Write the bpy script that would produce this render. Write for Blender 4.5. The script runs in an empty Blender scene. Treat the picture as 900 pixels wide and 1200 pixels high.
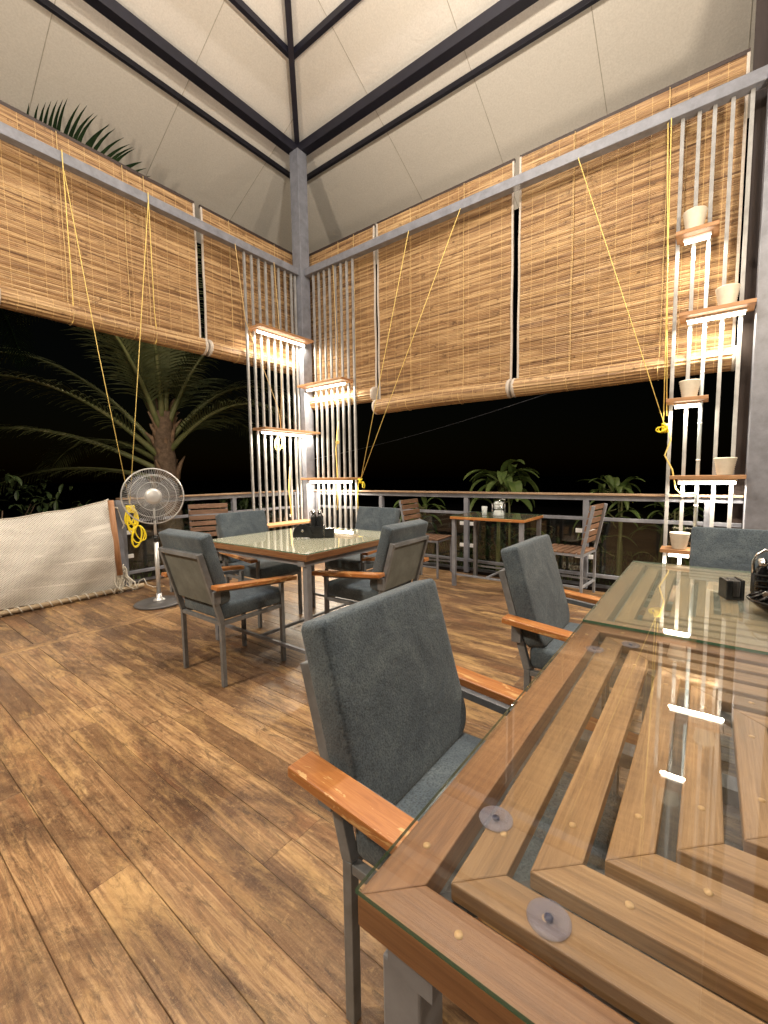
import bpy, bmesh, math, random
from mathutils import Vector, Matrix
random.seed(7)
PI = math.pi
scene = bpy.context.scene
C = scene.collection

# ---------------------------------------------------------------- camera
cam_d = bpy.data.cameras.new("camera"); cam = bpy.data.objects.new("camera", cam_d); C.objects.link(cam)
Rv = Vector((0.6043244, -0.79662859, -0.01322546)); Uv = Vector((0.07538412, 0.04064579, 0.99632583)); Bv = Vector((-0.79316408, -0.603101, 0.08461639))
M = Matrix((Rv, Uv, Bv)).transposed().to_4x4(); M.translation = Vector((0, 0, 1.2))
cam.matrix_world = M
cam_d.sensor_fit = 'HORIZONTAL'; cam_d.sensor_width = 36; cam_d.lens = 501.44/900*36
cam_d.clip_start = 0.02; cam_d.clip_end = 1000
scene.camera = cam
# ---------------------------------------------------------------- night sky
w = bpy.data.worlds.new("World"); scene.world = w; w.use_nodes = True
nt = w.node_tree; bg = nt.nodes['Background']
sky = nt.nodes.new('ShaderNodeTexSky'); sky.sky_type = 'NISHITA'; sky.sun_disc = False
sky.sun_elevation = math.radians(2); sky.sun_rotation = math.radians(200)
nt.links.new(sky.outputs[0], bg.inputs[0]); bg.inputs[1].default_value = 0.0006
vs = scene.view_settings; vs.view_transform = 'Standard'; vs.look = 'None'; vs.exposure = 0.45; vs.gamma = 1; vs.use_curve_mapping = False
# ---------------------------------------------------------------- added lamps, all unseen, filling in the deck light
def point_lamp(name, loc, watt, col, r=0.12):
    d = bpy.data.lights.new(name, 'POINT'); d.energy = watt; d.color = col; d.shadow_soft_size = r
    o = bpy.data.objects.new(name, d); o.location = loc; C.objects.link(o); return o
WARM = (1.0, 0.83, 0.62)
point_lamp('added_side_fill', (-1.1, 2.7, 3.0), 270, WARM, 0.12)  # added fill from the left, no fixture modelled
point_lamp('added_side_fill', (3.0, -0.95, 3.0), 150, WARM, 0.12)  # added fill for the right blinds and soffit, out of view
point_lamp('added_centre_fill', (2.4, 1.7, 4.9), 190, (1.0,0.88,0.72), 0.10)  # unseen lamp added above the view to brighten the middle and far deck
point_lamp('added_side_fill', (-1.5, -1.2, 3.0), 90, WARM, 0.12)  # weak added fill from behind the camera
sp_=bpy.data.lights.new('added_palm_spot','SPOT'); sp_.energy=18; sp_.color=WARM; sp_.spot_size=math.radians(115); sp_.spot_blend=.6; sp_.shadow_soft_size=.08  # spot added out of sight behind the left blind to light the palm
so_=bpy.data.objects.new('added_palm_spot',sp_); so_.location=(2.9,6.3,3.5); so_.rotation_euler=(Vector((3.7,8.3,1.9))-Vector(so_.location)).to_track_quat('-Z','Y').to_euler(); C.objects.link(so_)
point_lamp('added_garden_fill', (5.9, 2.2, 3.6), 22, WARM, 0.08)  # added lamp hidden by the right blind, lights plants and soffit
point_lamp('added_roof_fill', (0.9, 1.3, 7.2), 300, (1.0, 0.92, 0.86), 0.08)  # unseen lamp added under the apex to light the roof sheets
TUBE_W = 30.0      # watts per metre of the shelf strip lights
TUBE_COL = (1.0, 0.87, 0.68)

# ================================================================ helpers
class MB:
    def __init__(s): s.v=[]; s.f=[]; s.uv=[]; s.mi=[]; s.sm=[]
    def face(s, idx, uvs=None, mi=0, sm=False):
        s.f.append(idx); s.uv.append(uvs or [(0,0)]*len(idx)); s.mi.append(mi); s.sm.append(sm)
    def hexa(s, p, grain=None, mi=0):
        """p: 8 corners (0-3 bottom ccw, 4-7 top)"""
        p=[Vector(q) for q in p]; b=len(s.v); s.v+=p
        if grain is None:
            ax=[(p[1]-p[0]).length,(p[3]-p[0]).length,(p[4]-p[0]).length]
            k=ax.index(max(ax)); grain=[(p[1]-p[0]),(p[3]-p[0]),(p[4]-p[0])][k]
        g=Vector(grain).normalized(); ou,ov=random.uniform(0,50),random.uniform(0,50)
        for q in ((3,2,1,0),(4,5,6,7),(0,1,5,4),(1,2,6,5),(2,3,7,6),(3,0,4,7)):
            n=(p[q[1]]-p[q[0]]).cross(p[q[2]]-p[q[1]])
            if n.length<1e-12: n=Vector((0,0,1))
            n.normalize(); t=n.cross(g)
            s.face([b+i for i in q],[((p[i]-p[0]).dot(g)+ou,(p[i]-p[0]).dot(t)+ov) for i in q],mi)
        return s
    def box(s, x0,x1,y0,y1,z0,z1, grain=None, mi=0):
        return s.hexa([(x0,y0,z0),(x1,y0,z0),(x1,y1,z0),(x0,y1,z0),(x0,y0,z1),(x1,y0,z1),(x1,y1,z1),(x0,y1,z1)],grain,mi)
    def bar(s, a, b, w, h, up=(0,0,1), mi=0):
        """rectangular bar from a to b, w sideways, h along up"""
        a=Vector(a); b=Vector(b); d=(b-a).normalized(); up=Vector(up)
        sd=d.cross(up)
        if sd.length<1e-5: up=Vector((1,0,0)); sd=d.cross(up)
        sd.normalize(); u=sd.cross(d).normalized()
        c=[]
        for e in (a,b):
            c.append([e-sd*w/2-u*h/2, e+sd*w/2-u*h/2, e+sd*w/2+u*h/2, e-sd*w/2+u*h/2])
        A,B=c
        return s.hexa([A[0],A[1],B[1],B[0],A[3],A[2],B[2],B[3]], d, mi)
    def prism(s, poly, z0, z1, grain=(1,0,0), mi=0, T=None):
        n=len(poly); b=len(s.v); g=Vector(grain).normalized(); t=Vector((-g.y,g.x,0)) if abs(g.z)<.5 else Vector((1,0,0))
        pts=[Vector((x,y,z0)) for x,y in poly]+[Vector((x,y,z1)) for x,y in poly]
        ou,ov=random.uniform(0,50),random.uniform(0,50)
        uv=[(q.dot(g)+ou,q.dot(t)+q.z+ov) for q in pts]
        s.v+=[T@q for q in pts] if T else pts
        s.face([b+i for i in reversed(range(n))],[uv[i] for i in reversed(range(n))],mi)
        s.face([b+n+i for i in range(n)],[uv[n+i] for i in range(n)],mi)
        for i in range(n):
            j=(i+1)%n; s.face([b+i,b+j,b+n+j,b+n+i],[uv[i],uv[j],uv[n+j],uv[n+i]],mi)
        return s
    def tube(s, pts, r, n=8, caps=True, mi=0, sm=True):
        pts=[Vector(p) for p in pts]; m=len(pts); rs=r if isinstance(r,(list,tuple)) else [r]*m
        b=len(s.v); prev=None; L=0; ls=[]
        for i,p in enumerate(pts):
            d=(pts[min(i+1,m-1)]-pts[max(i-1,0)])
            d=d.normalized() if d.length>1e-9 else Vector((0,0,1))
            if prev is None:
                u=d.cross(Vector((0,0,1)));
                if u.length<1e-3: u=d.cross(Vector((1,0,0)))
            else: u=prev-d*prev.dot(d)
            u.normalize(); prev=u; v=d.cross(u)
            if i: L+=(p-pts[i-1]).length
            ls.append(L)
            for k in range(n):
                a=2*PI*k/n; s.v.append(p+(u*math.cos(a)+v*math.sin(a))*rs[i])
        ou=random.uniform(0,30)
        for i in range(m-1):
            for k in range(n):
                k2=(k+1)%n; q=[b+i*n+k,b+i*n+k2,b+(i+1)*n+k2,b+(i+1)*n+k]
                R=rs[i]*6.28/n
                s.face(q,[(ls[i]+ou,k*R),(ls[i]+ou,(k+1)*R),(ls[i+1]+ou,(k+1)*R),(ls[i+1]+ou,k*R)],mi,sm)
        if caps:
            s.face([b+k for k in reversed(range(n))],None,mi); s.face([b+(m-1)*n+k for k in range(n)],None,mi)
        return s
    def lathe(s, prof, n=24, T=None, mi=0, sm=True):
        """prof: list of (r,z)"""
        b=len(s.v)
        for r,z in prof:
            for k in range(n):
                a=2*PI*k/n; q=Vector((r*math.cos(a),r*math.sin(a),z)); s.v.append(T@q if T else q)
        for i in range(len(prof)-1):
            for k in range(n):
                k2=(k+1)%n; s.face([b+i*n+k,b+i*n+k2,b+(i+1)*n+k2,b+(i+1)*n+k],[(k/n,prof[i][1]),((k+1)/n,prof[i][1]),((k+1)/n,prof[i+1][1]),(k/n,prof[i+1][1])],mi,sm)
        return s
    def quad(s, pts, mi=0, uvs=None, sm=False):
        b=len(s.v); s.v+=[Vector(p) for p in pts]; s.face([b+i for i in range(len(pts))],uvs,mi,sm); return s
    def build(s, name, mats, parent=None, world=False, bevel=0, seg=2, norm=False, label=None):
        me=bpy.data.meshes.new(name)
        off=parent.location if (world and parent is not None) else Vector((0,0,0))
        me.from_pydata([tuple(v-off) for v in s.v],[],s.f)
        uvl=me.uv_layers.new(name='UVMap'); k=0
        for fi,u in enumerate(s.uv):
            for c in u: uvl.data[k].uv=c; k+=1
        me.polygons.foreach_set('material_index',s.mi); me.polygons.foreach_set('use_smooth',s.sm)
        for m in (mats if isinstance(mats,(list,tuple)) else [mats]): me.materials.append(m)
        if norm:
            bm=bmesh.new(); bm.from_mesh(me); bmesh.ops.remove_doubles(bm,verts=bm.verts,dist=1e-5); bmesh.ops.recalc_face_normals(bm,faces=bm.faces); bm.to_mesh(me); bm.free()
        me.update()
        o=bpy.data.objects.new(name,me); C.objects.link(o)
        if parent is not None: o.parent=parent
        if bevel:
            b=o.modifiers.new('bevel','BEVEL'); b.width=bevel; b.segments=seg; b.limit_method='ANGLE'; b.angle_limit=math.radians(40)
        if label: o['label']=label
        return o

def thing(name, label, cat, loc=(0,0,0), rotz=0, group=None):
    o=bpy.data.objects.new(name,None); C.objects.link(o); o.location=loc; o.rotation_euler=(0,0,rotz); o.empty_display_size=.1
    o['label']=label; o['category']=cat
    if group: o['group']=group
    return o
def tag(o,label,cat,group=None):
    o['label']=label; o['category']=cat
    if group: o['group']=group
    return o
def kids(o): return [c for c in list(bpy.data.objects) if c.parent==o]
def dup(o, loc=None, rotz=None, label=None, parent=None):
    c=o.copy(); C.objects.link(c); c.parent=parent
    if loc is not None: c.location=loc
    if rotz is not None: c.rotation_euler=(0,0,rotz)
    if label: c['label']=label
    for ch in kids(o): dup(ch,parent=c)
    return c
def recenter(o):
    """move a one-mesh thing's origin to its base centre"""
    vs_=[v.co for v in o.data.vertices]; lo=[min(v[i] for v in vs_) for i in range(3)]; hi=[max(v[i] for v in vs_) for i in range(3)]
    c=Vector(((lo[0]+hi[0])/2,(lo[1]+hi[1])/2,lo[2])); o.data.transform(Matrix.Translation(-c)); o.location=c; return o

# ================================================================ materials
def new_mat(name):
    m=bpy.data.materials.new(name); m.use_nodes=True; t=m.node_tree; b=t.nodes['Principled BSDF']; return m,t,b
def N(t,k,**kw):
    n=t.nodes.new(k)
    for a,v in kw.items():
        if a.startswith('i_'): n.inputs[int(a[2:]) if a[2:].isdigit() else a[2:]].default_value=v
        else: setattr(n,a,v)
    return n
def ramp(t, src, stops):
    r=N(t,'ShaderNodeValToRGB'); e=r.color_ramp.elements
    while len(e)<len(stops): e.new(.5)
    for q,(p,c) in zip(e,stops): q.position=p; q.color=(*c,1) if len(c)==3 else c
    t.links.new(src,r.inputs[0]); return r.outputs[0]
def coord(t, kind='Object', scale=(1,1,1), rot=(0,0,0)):
    c=N(t,'ShaderNodeTexCoord'); m=N(t,'ShaderNodeMapping'); m.inputs['Scale'].default_value=scale; m.inputs['Rotation'].default_value=rot
    t.links.new(c.outputs[kind],m.inputs[0]); return m.outputs[0]
def noise(t, vec, scale=5, detail=4, rough=.55, dist=0):
    n=N(t,'ShaderNodeTexNoise'); n.inputs['Scale'].default_value=scale; n.inputs['Detail'].default_value=detail; n.inputs['Roughness'].default_value=rough; n.inputs['Distortion'].default_value=dist
    t.links.new(vec,n.inputs['Vector']); return n.outputs['Fac']
def mixc(t,a,b,f,mode='MIX'):
    n=N(t,'ShaderNodeMix',data_type='RGBA',blend_type=mode)
    for s,v in ((0,f),(6,a),(7,b)):
        if hasattr(v,'is_linked') or isinstance(v,bpy.types.NodeSocket): t.links.new(v,n.inputs[s])
        else: n.inputs[s].default_value=v if s==0 else ((*v,1) if len(v)==3 else v)
    return n.outputs[2]
def bump(t,b,src,strength=.3,dist=.01):
    n=N(t,'ShaderNodeBump'); n.inputs['Strength'].default_value=strength; n.inputs['Distance'].default_value=dist
    t.links.new(src,n.inputs['Height']); t.links.new(n.outputs[0],b.inputs['Normal'])

def paint(name, c, rough=.45, metal=0.0, var=.25, scale=9, bmp=.05):
    m,t,b=new_mat(name); v=coord(t); n=noise(t,v,scale,6,.65)
    lo=tuple(x*(1-var) for x in c); hi=tuple(min(1,x*(1+var)) for x in c)
    t.links.new(ramp(t,n,[(.3,lo),(.7,hi)]),b.inputs['Base Color'])
    n2=noise(t,v,scale*14,3,.6); r=N(t,'ShaderNodeMapRange'); r.inputs[3].default_value=max(.02,rough-.1); r.inputs[4].default_value=min(1,rough+.12)
    t.links.new(n,r.inputs[0]); t.links.new(r.outputs[0],b.inputs['Roughness']); b.inputs['Metallic'].default_value=metal
    if bmp: bump(t,b,n2,bmp,.003)
    return m
def wood(name, dark, mid, light, rough=.45, u=2.2, v=38, wear=None, bmp=.25, tone=.5):
    m,t,b=new_mat(name)
    g=noise(t,coord(t,'UV',(u,v,1)),1.0,7,.62,.4)
    tn=noise(t,coord(t,'UV',(.35,.9,1)),1.0,2,.5)
    bl=noise(t,coord(t,'UV',(5,16,1)),1.0,4,.6,1.2)
    fg=noise(t,coord(t,'UV',(u*3.2,v*6.5,1)),1.0,6,.7,.25)
    mm=N(t,'ShaderNodeMath',operation='MULTIPLY_ADD'); t.links.new(fg,mm.inputs[0]); mm.inputs[1].default_value=.62; m3=N(t,'ShaderNodeMath',operation='MULTIPLY'); t.links.new(g,m3.inputs[0]); m3.inputs[1].default_value=.42; t.links.new(m3.outputs[0],mm.inputs[2]); g=mm.outputs[0]
    col=ramp(t,g,[(.36,dark),(.51,mid),(.66,light)])
    col=mixc(t,col,tuple(x*.55 for x in mid),ramp(t,tn,[(.32,(0,0,0)),(.66,(tone,)*3)]))
    col=mixc(t,col,tuple(min(1,x*1.25) for x in light),ramp(t,bl,[(.55,(0,0,0)),(.8,(.45,)*3)]))
    if wear:
        wn=noise(t,coord(t,'UV',(9,26,1)),1.0,5,.7,.6)
        col=mixc(t,col,wear,ramp(t,wn,[(.575,(0,0,0)),(.60,(.9,)*3)]))
    t.links.new(col,b.inputs['Base Color'])
    r=N(t,'ShaderNodeMapRange'); r.inputs[3].default_value=rough-.1; r.inputs[4].default_value=rough+.15; t.links.new(bl,r.inputs[0]); t.links.new(r.outputs[0],b.inputs['Roughness'])
    bump(t,b,g,bmp,.004)
    return m
STEEL=paint('grey_painted_steel',(.185,.195,.23),.5)
FRAME=paint('chair_frame_steel',(.17,.18,.195),.45,.0,.3,14)
TGREY=paint('table_frame_grey',(.22,.23,.26),.45)
NAVY=paint('navy_painted_steel',(.012,.012,.022),.5)
BLACK=paint('black_plastic',(.018,.020,.022),.18,0,.3,20,.02)
CHROME=paint('chrome',(.75,.75,.76),.16,1.0,.05)
CAPW=wood('rail_cap_wood',(.20,.12,.07),(.38,.25,.155),(.50,.36,.24),.5)
TABW=wood('table_slat_wood',(.14,.066,.028),(.31,.172,.074),(.48,.29,.14),.42,1.8,24,bmp=.3,tone=.8)
BORDW=wood('table_border_wood',(.125,.050,.022),(.27,.125,.052),(.39,.20,.088),.4,1.8,26,bmp=.3,tone=.7)
ARMW=wood('armrest_wood',(.26,.080,.022),(.52,.20,.055),(.66,.31,.10),.36,3,34,wear=(.66,.42,.18))
SHELFW=wood('shelf_wood',(.28,.13,.06),(.42,.22,.10),(.52,.30,.15),.5,3,40)
SLATW=wood('folding_chair_wood',(.11,.055,.032),(.21,.115,.068),(.32,.19,.12),.55,4,40)
POSTW=wood('bamboo_post_wood',(.24,.11,.05),(.40,.20,.10),(.48,.28,.15),.55,3,30)
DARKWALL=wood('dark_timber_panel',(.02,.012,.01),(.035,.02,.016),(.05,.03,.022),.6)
PLUG=paint('pale_wood_plug',(.55,.36,.18),.5,0,.15)
CORD=paint('yellow_nylon_cord',(.82,.63,.20),.55,0,.15,60)
CORDT=paint('tan_cord',(.62,.44,.20),.7,0,.2,60)
ROPEY=paint('bright_yellow_rope',(.90,.72,.03),.5,0,.12,60)
WHITEROPE=paint('white_twine',(.60,.57,.50),.8,0,.2,60)
BIND=paint('white_cloth_binding',(.50,.45,.40),.85,0,.15,50)
WHITEPL=paint('white_plastic',(.75,.76,.76),.4,0,.08)
CONDUIT=paint('pale_blue_conduit',(.50,.58,.62),.4,0,.12)
MIRROR=paint('fan_metal',(.68,.69,.70),.35,.6,.05)

def fabric():
    m,t,b=new_mat('blue_grey_upholstery'); v=coord(t)
    n=noise(t,v,4.5,6,.66,.6); f=noise(t,v,230,3,.6); c2=noise(t,v,60,5,.75)
    col=ramp(t,n,[(.30,(.050,.070,.094)),(.52,(.090,.120,.148)),(.76,(.165,.205,.228))])
    col=mixc(t,col,(.24,.28,.28),ramp(t,c2,[(.50,(0,0,0)),(.72,(.30,)*3)]))
    col=mixc(t,col,(.02,.03,.04),ramp(t,f,[(.36,(.65,)*3),(.56,(0,0,0))]))
    t.links.new(col,b.inputs['Base Color']); b.inputs['Roughness'].default_value=.92
    b.inputs['Sheen Weight'].default_value=.12; b.inputs['Sheen Roughness'].default_value=.5
    mx=N(t,'ShaderNodeMath',operation='ADD'); t.links.new(f,mx.inputs[0])
    m2=N(t,'ShaderNodeMath',operation='MULTIPLY'); t.links.new(noise(t,v,9,3,.5,.8),m2.inputs[0]); m2.inputs[1].default_value=4; t.links.new(m2.outputs[0],mx.inputs[1])
    bump(t,b,mx.outputs[0],.5,.004); return m
FAB=fabric()
PANEL=paint('seat_back_board',(.16,.175,.165),.8,0,.3,7,.2)

def glass_sheet(name, tint, gloss_min=.0, rough=.01, haze=(0,0), smear=0.0):
    m=bpy.data.materials.new(name); m.use_nodes=True; t=m.node_tree; t.nodes.clear()
    o=N(t,'ShaderNodeOutputMaterial'); tr=N(t,'ShaderNodeBsdfTransparent'); tr.inputs[0].default_value=(*tint,1)
    g=N(t,'ShaderNodeBsdfGlossy'); g.inputs['Roughness'].default_value=rough
    lw=N(t,'ShaderNodeLayerWeight'); lw.inputs[0].default_value=.5      # facing: 0 head-on, 1 grazing, same on both sides
    pw=N(t,'ShaderNodeMath',operation='POWER'); t.links.new(lw.outputs['Facing'],pw.inputs[0]); pw.inputs[1].default_value=4.3
    mr=N(t,'ShaderNodeMapRange'); mr.inputs[3].default_value=.04+gloss_min; mr.inputs[4].default_value=1
    t.links.new(pw.outputs[0],mr.inputs[0]); mx=N(t,'ShaderNodeMixShader')
    df=N(t,'ShaderNodeBsdfDiffuse'); df.inputs[0].default_value=(.72,.74,.60,1)
    mh=N(t,'ShaderNodeMapRange'); mh.inputs[3].default_value=haze[0]; mh.inputs[4].default_value=haze[1]; p3=N(t,'ShaderNodeMath',operation='POWER'); t.links.new(lw.outputs['Facing'],p3.inputs[0]); p3.inputs[1].default_value=3.5
    t.links.new(p3.outputs[0],mh.inputs[0])
    sm_=ramp(t,noise(t,coord(t,'Object',(1,1,1)),5.5,7,.72,1.5),[(.46,(0,0,0)),(.72,(1,1,1))]); sc_=ramp(t,noise(t,coord(t,'Object',(22,3,1),(0,0,.7)),4,3,.5,3),[(.494,(0,0,0)),(.5,(1,1,1)),(.506,(0,0,0))])
    a1=N(t,'ShaderNodeMath',operation='MULTIPLY_ADD'); t.links.new(sm_,a1.inputs[0]); a1.inputs[1].default_value=smear; t.links.new(mh.outputs[0],a1.inputs[2])
    a2=N(t,'ShaderNodeMath',operation='MULTIPLY_ADD'); t.links.new(sc_,a2.inputs[0]); a2.inputs[1].default_value=smear*.5; t.links.new(a1.outputs[0],a2.inputs[2]); mh=N(t,'ShaderNodeClamp'); t.links.new(a2.outputs[0],mh.inputs[0])
    md=N(t,'ShaderNodeMixShader'); t.links.new(mh.outputs[0],md.inputs[0]); t.links.new(tr.outputs[0],md.inputs[1]); t.links.new(df.outputs[0],md.inputs[2])
    t.links.new(mr.outputs[0],mx.inputs[0]); t.links.new(md.outputs[0],mx.inputs[1]); t.links.new(g.outputs[0],mx.inputs[2]); t.links.new(mx.outputs[0],o.inputs[0])
    return m
GLASS=glass_sheet('table_glass',(.965,.97,.96),0,.012,(.0,.08),.018)
GLASS2=glass_sheet('dusty_table_glass',(.95,.965,.93),0,.012,(.01,.32),.02)
GLASS3=glass_sheet('pale_green_table_glass',(.93,.96,.91),0,.012,(.06,.95))
RAILGLASS=glass_sheet('railing_glass',(.80,.84,.80),.03,.01)
def glass_edge():
    m,t,b=new_mat('green_glass_edge'); b.inputs['Base Color'].default_value=(.02,.11,.06,1); b.inputs['Roughness'].default_value=.15; b.inputs['Alpha'].default_value=.9; return m
GEDGE=glass_edge()
def frosted():
    m,t,b=new_mat('clear_bumper_disc'); b.inputs['Base Color'].default_value=(.30,.30,.42,1); b.inputs['Roughness'].default_value=.4; b.inputs['Alpha'].default_value=.30; return m
DISC=frosted(); BLUEC=paint('dark_blue_stud',(.03,.035,.09),.4)
def clearpl():
    m,t,b=new_mat('clear_glassware'); b.inputs['Base Color'].default_value=(.8,.85,.85,1); b.inputs['Roughness'].default_value=.08; b.inputs['Alpha'].default_value=.45; return m
CLEAR=clearpl()
def emissive(name,col,st):
    m,t,b=new_mat(name); b.inputs['Base Color'].default_value=(.9,.9,.88,1); b.inputs['Emission Color'].default_value=(*col,1); b.inputs['Emission Strength'].default_value=st; return m
TUBE=emissive('lit_tube_diffuser',TUBE_COL,14)

def floor_mat():
    m,t,b=new_mat('worn_deck_boards')
    g=noise(t,coord(t,'UV',(2.4,60,1)),1.0,10,.72,.7)
    tn=noise(t,coord(t,'UV',(.02,.02,1)),9.0,1,.5)
    tn=N(t,'ShaderNodeTexWhiteNoise',noise_dimensions='1D')
    at=N(t,'ShaderNodeAttribute',attribute_name='plank'); t.links.new(at.outputs['Fac'],tn.inputs['W'])
    col=ramp(t,g,[(.29,(.125,.066,.036)),(.47,(.29,.165,.082)),(.645,(.55,.36,.185))])
    col=mixc(t,col,(.115,.058,.030),ramp(t,tn.outputs['Value'],[(.25,(0,0,0)),(.95,(.78,)*3)]))
    o=coord(t)
    st=noise(t,coord(t,'Object',(1.2,.38,1)),1.25,8,.70,.8)
    col=mixc(t,col,(.075,.038,.024),ramp(t,st,[(.44,(0,0,0)),(.55,(.88,)*3)]))
    st2=noise(t,coord(t,'UV',(1.1,6,1)),1.0,9,.74,.9)
    col=mixc(t,col,(.62,.40,.17),ramp(t,st2,[(.50,(0,0,0)),(.64,(.55,)*3)]))
    st3=noise(t,coord(t,'UV',(3.2,14,1)),1.0,9,.8,2.0)
    col=mixc(t,col,(.035,.02,.014),ramp(t,st3,[(.52,(0,0,0)),(.64,(.70,)*3)]))
    rd=noise(t,coord(t,'UV',(.8,5,1)),1.0,5,.6,1.0); col=mixc(t,col,(.28,.115,.05),ramp(t,rd,[(.58,(0,0,0)),(.72,(.40,)*3)]))
    sc2=noise(t,coord(t,'Object',(3,11,1),(0,0,.5)),5,4,.6,4.5); col=mixc(t,col,(.66,.50,.30),ramp(t,sc2,[(.480,(0,0,0)),(.488,(.45,)*3),(.496,(0,0,0))]))
    ed=noise(t,coord(t,'Object',(14,1.5,1)),2.2,6,.75,.5); col=mixc(t,col,(.66,.45,.22),ramp(t,ed,[(.60,(0,0,0)),(.70,(.55,)*3)]))
    sc=noise(t,coord(t,'Object',(9,2.2,1),(0,0,.9)),6,3,.5,3.5)
    col=mixc(t,col,(.62,.44,.24),ramp(t,sc,[(.495,(0,0,0)),(.50,(.35,)*3),(.505,(0,0,0))]))
    md=noise(t,coord(t,'Object',(1,.45,1)),26,6,.78,.8); col=mixc(t,col,(.045,.026,.018),ramp(t,md,[(.52,(0,0,0)),(.64,(.42,)*3)])); col=mixc(t,col,(.60,.40,.20),ramp(t,noise(t,coord(t,'Object',(1,.6,1),(0,0,1)),34,5,.8,.6),[(.57,(0,0,0)),(.67,(.35,)*3)]))
    sp=noise(t,o,95,2,.5)
    col=mixc(t,col,(.62,.48,.30),ramp(t,sp,[(.73,(0,0,0)),(.78,(.5,)*3)]))
    t.links.new(col,b.inputs['Base Color'])
    r=N(t,'ShaderNodeMapRange'); r.inputs[3].default_value=.20; r.inputs[4].default_value=.50; t.links.new(st2,r.inputs[0]); t.links.new(r.outputs[0],b.inputs['Roughness'])
    ad=N(t,'ShaderNodeMath',operation='ADD'); t.links.new(g,ad.inputs[0]); t.links.new(st3,ad.inputs[1])
    bump(t,b,ad.outputs[0],.45,.004); return m
FLOOR=floor_mat()
def blind_mat():
    m,t,b=new_mat('woven_reed_blind')
    row=noise(t,coord(t,'UV',(.40,1,1)),2.3,3,.6)
    fine=noise(t,coord(t,'UV',(.30,1.6,1)),9.0,4,.7)
    spk=noise(t,coord(t,'UV',(9,1,1)),1.0,5,.75)
    col=ramp(t,row,[(.32,(.12,.062,.030)),(.46,(.31,.180,.082)),(.61,(.54,.365,.185))])
    col=mixc(t,col,(.07,.035,.018),ramp(t,fine,[(.54,(0,0,0)),(.65,(.78,)*3)]))
    col=mixc(t,col,(.10,.05,.022),ramp(t,spk,[(.57,(0,0,0)),(.66,(.85,)*3)]))
    # stitched threads running down the weave
    uv=N(t,'ShaderNodeUVMap'); sx=N(t,'ShaderNodeSeparateXYZ'); t.links.new(uv.outputs[0],sx.inputs[0])
    d=N(t,'ShaderNodeMath',operation='DIVIDE'); t.links.new(sx.outputs[0],d.inputs[0]); d.inputs[1].default_value=.135
    fr=N(t,'ShaderNodeMath',operation='FRACT'); t.links.new(d.outputs[0],fr.inputs[0])
    lt=N(t,'ShaderNodeMath',operation='LESS_THAN'); t.links.new(fr.outputs[0],lt.inputs[0]); lt.inputs[1].default_value=.035
    ml=N(t,'ShaderNodeMath',operation='MULTIPLY'); t.links.new(lt.outputs[0],ml.inputs[0]); ml.inputs[1].default_value=.6
    col=mixc(t,col,(.68,.48,.22),ml.outputs[0])
    t.links.new(col,b.inputs['Base Color']); b.inputs['Roughness'].default_value=.6
    bump(t,b,fine,.5,.004); return m
REED=blind_mat()
def roof_mat():
    m,t,b=new_mat('cream_roof_sheet'); v=coord(t); n=noise(t,v,55,3,.6)
    col=ramp(t,n,[(.3,(.66,.63,.585)),(.7,(.76,.73,.685))]); t.links.new(col,b.inputs['Base Color']); b.inputs['Roughness'].default_value=.75
    bump(t,b,noise(t,v,3.0,5,.6,1.2),.16,.05); return m
ROOF=roof_mat()
SEAM=paint('roof_seam',(.44,.41,.36),.8)
def net_mat():
    m,t,b=new_mat('white_knotted_net')
    uv=N(t,'ShaderNodeUVMap'); sx=N(t,'ShaderNodeSeparateXYZ'); t.links.new(uv.outputs[0],sx.inputs[0])
    def band(sgn):
        a=N(t,'ShaderNodeMath',operation='MULTIPLY'); t.links.new(sx.outputs[1],a.inputs[0]); a.inputs[1].default_value=sgn
        s=N(t,'ShaderNodeMath',operation='ADD'); t.links.new(sx.outputs[0],s.inputs[0]); t.links.new(a.outputs[0],s.inputs[1])
        d=N(t,'ShaderNodeMath',operation='MULTIPLY'); t.links.new(s.outputs[0],d.inputs[0]); d.inputs[1].default_value=54
        f=N(t,'ShaderNodeMath',operation='FRACT'); t.links.new(d.outputs[0],f.inputs[0])
        l=N(t,'ShaderNodeMath',operation='LESS_THAN'); t.links.new(f.outputs[0],l.inputs[0]); l.inputs[1].default_value=.52
        return l.outputs[0]
    mx=N(t,'ShaderNodeMath',operation='MAXIMUM'); t.links.new(band(1),mx.inputs[0]); t.links.new(band(-1),mx.inputs[1])
    n=noise(t,coord(t,'UV',(2,5,1)),2,4,.6)
    col=ramp(t,n,[(.3,(.66,.64,.60)),(.7,(.84,.82,.77))]); t.links.new(col,b.inputs['Base Color']); b.inputs['Roughness'].default_value=.85
    fold=N(t,'ShaderNodeMath',operation='MAXIMUM'); t.links.new(mx.outputs[0],fold.inputs[0])
    r=ramp(t,noise(t,coord(t,'UV',(1.1,9,1),(0,0,.12)),1.2,3,.5,.6),[(.60,(0,0,0)),(.66,(1,1,1))]); t.links.new(r,fold.inputs[1])
    t.links.new(fold.outputs[0],b.inputs['Alpha']); return m
NET=net_mat()
def leaf_mat(name,c1,c2,rough=.5):
    m,t,b=new_mat(name); n=noise(t,coord(t),7,3,.6)
    t.links.new(ramp(t,n,[(.3,c1),(.7,c2)]),b.inputs['Base Color']); b.inputs['Roughness'].default_value=rough; return m
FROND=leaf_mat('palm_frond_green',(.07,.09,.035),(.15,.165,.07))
FROND_SHADED=leaf_mat('shaded_frond_green',(.004,.010,.004),(.012,.024,.008),.8); FROND_SHADED.node_tree.nodes['Principled BSDF'].inputs['Specular IOR Level'].default_value=.05  # second frond green is darkened to carry the shade behind the blind
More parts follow.
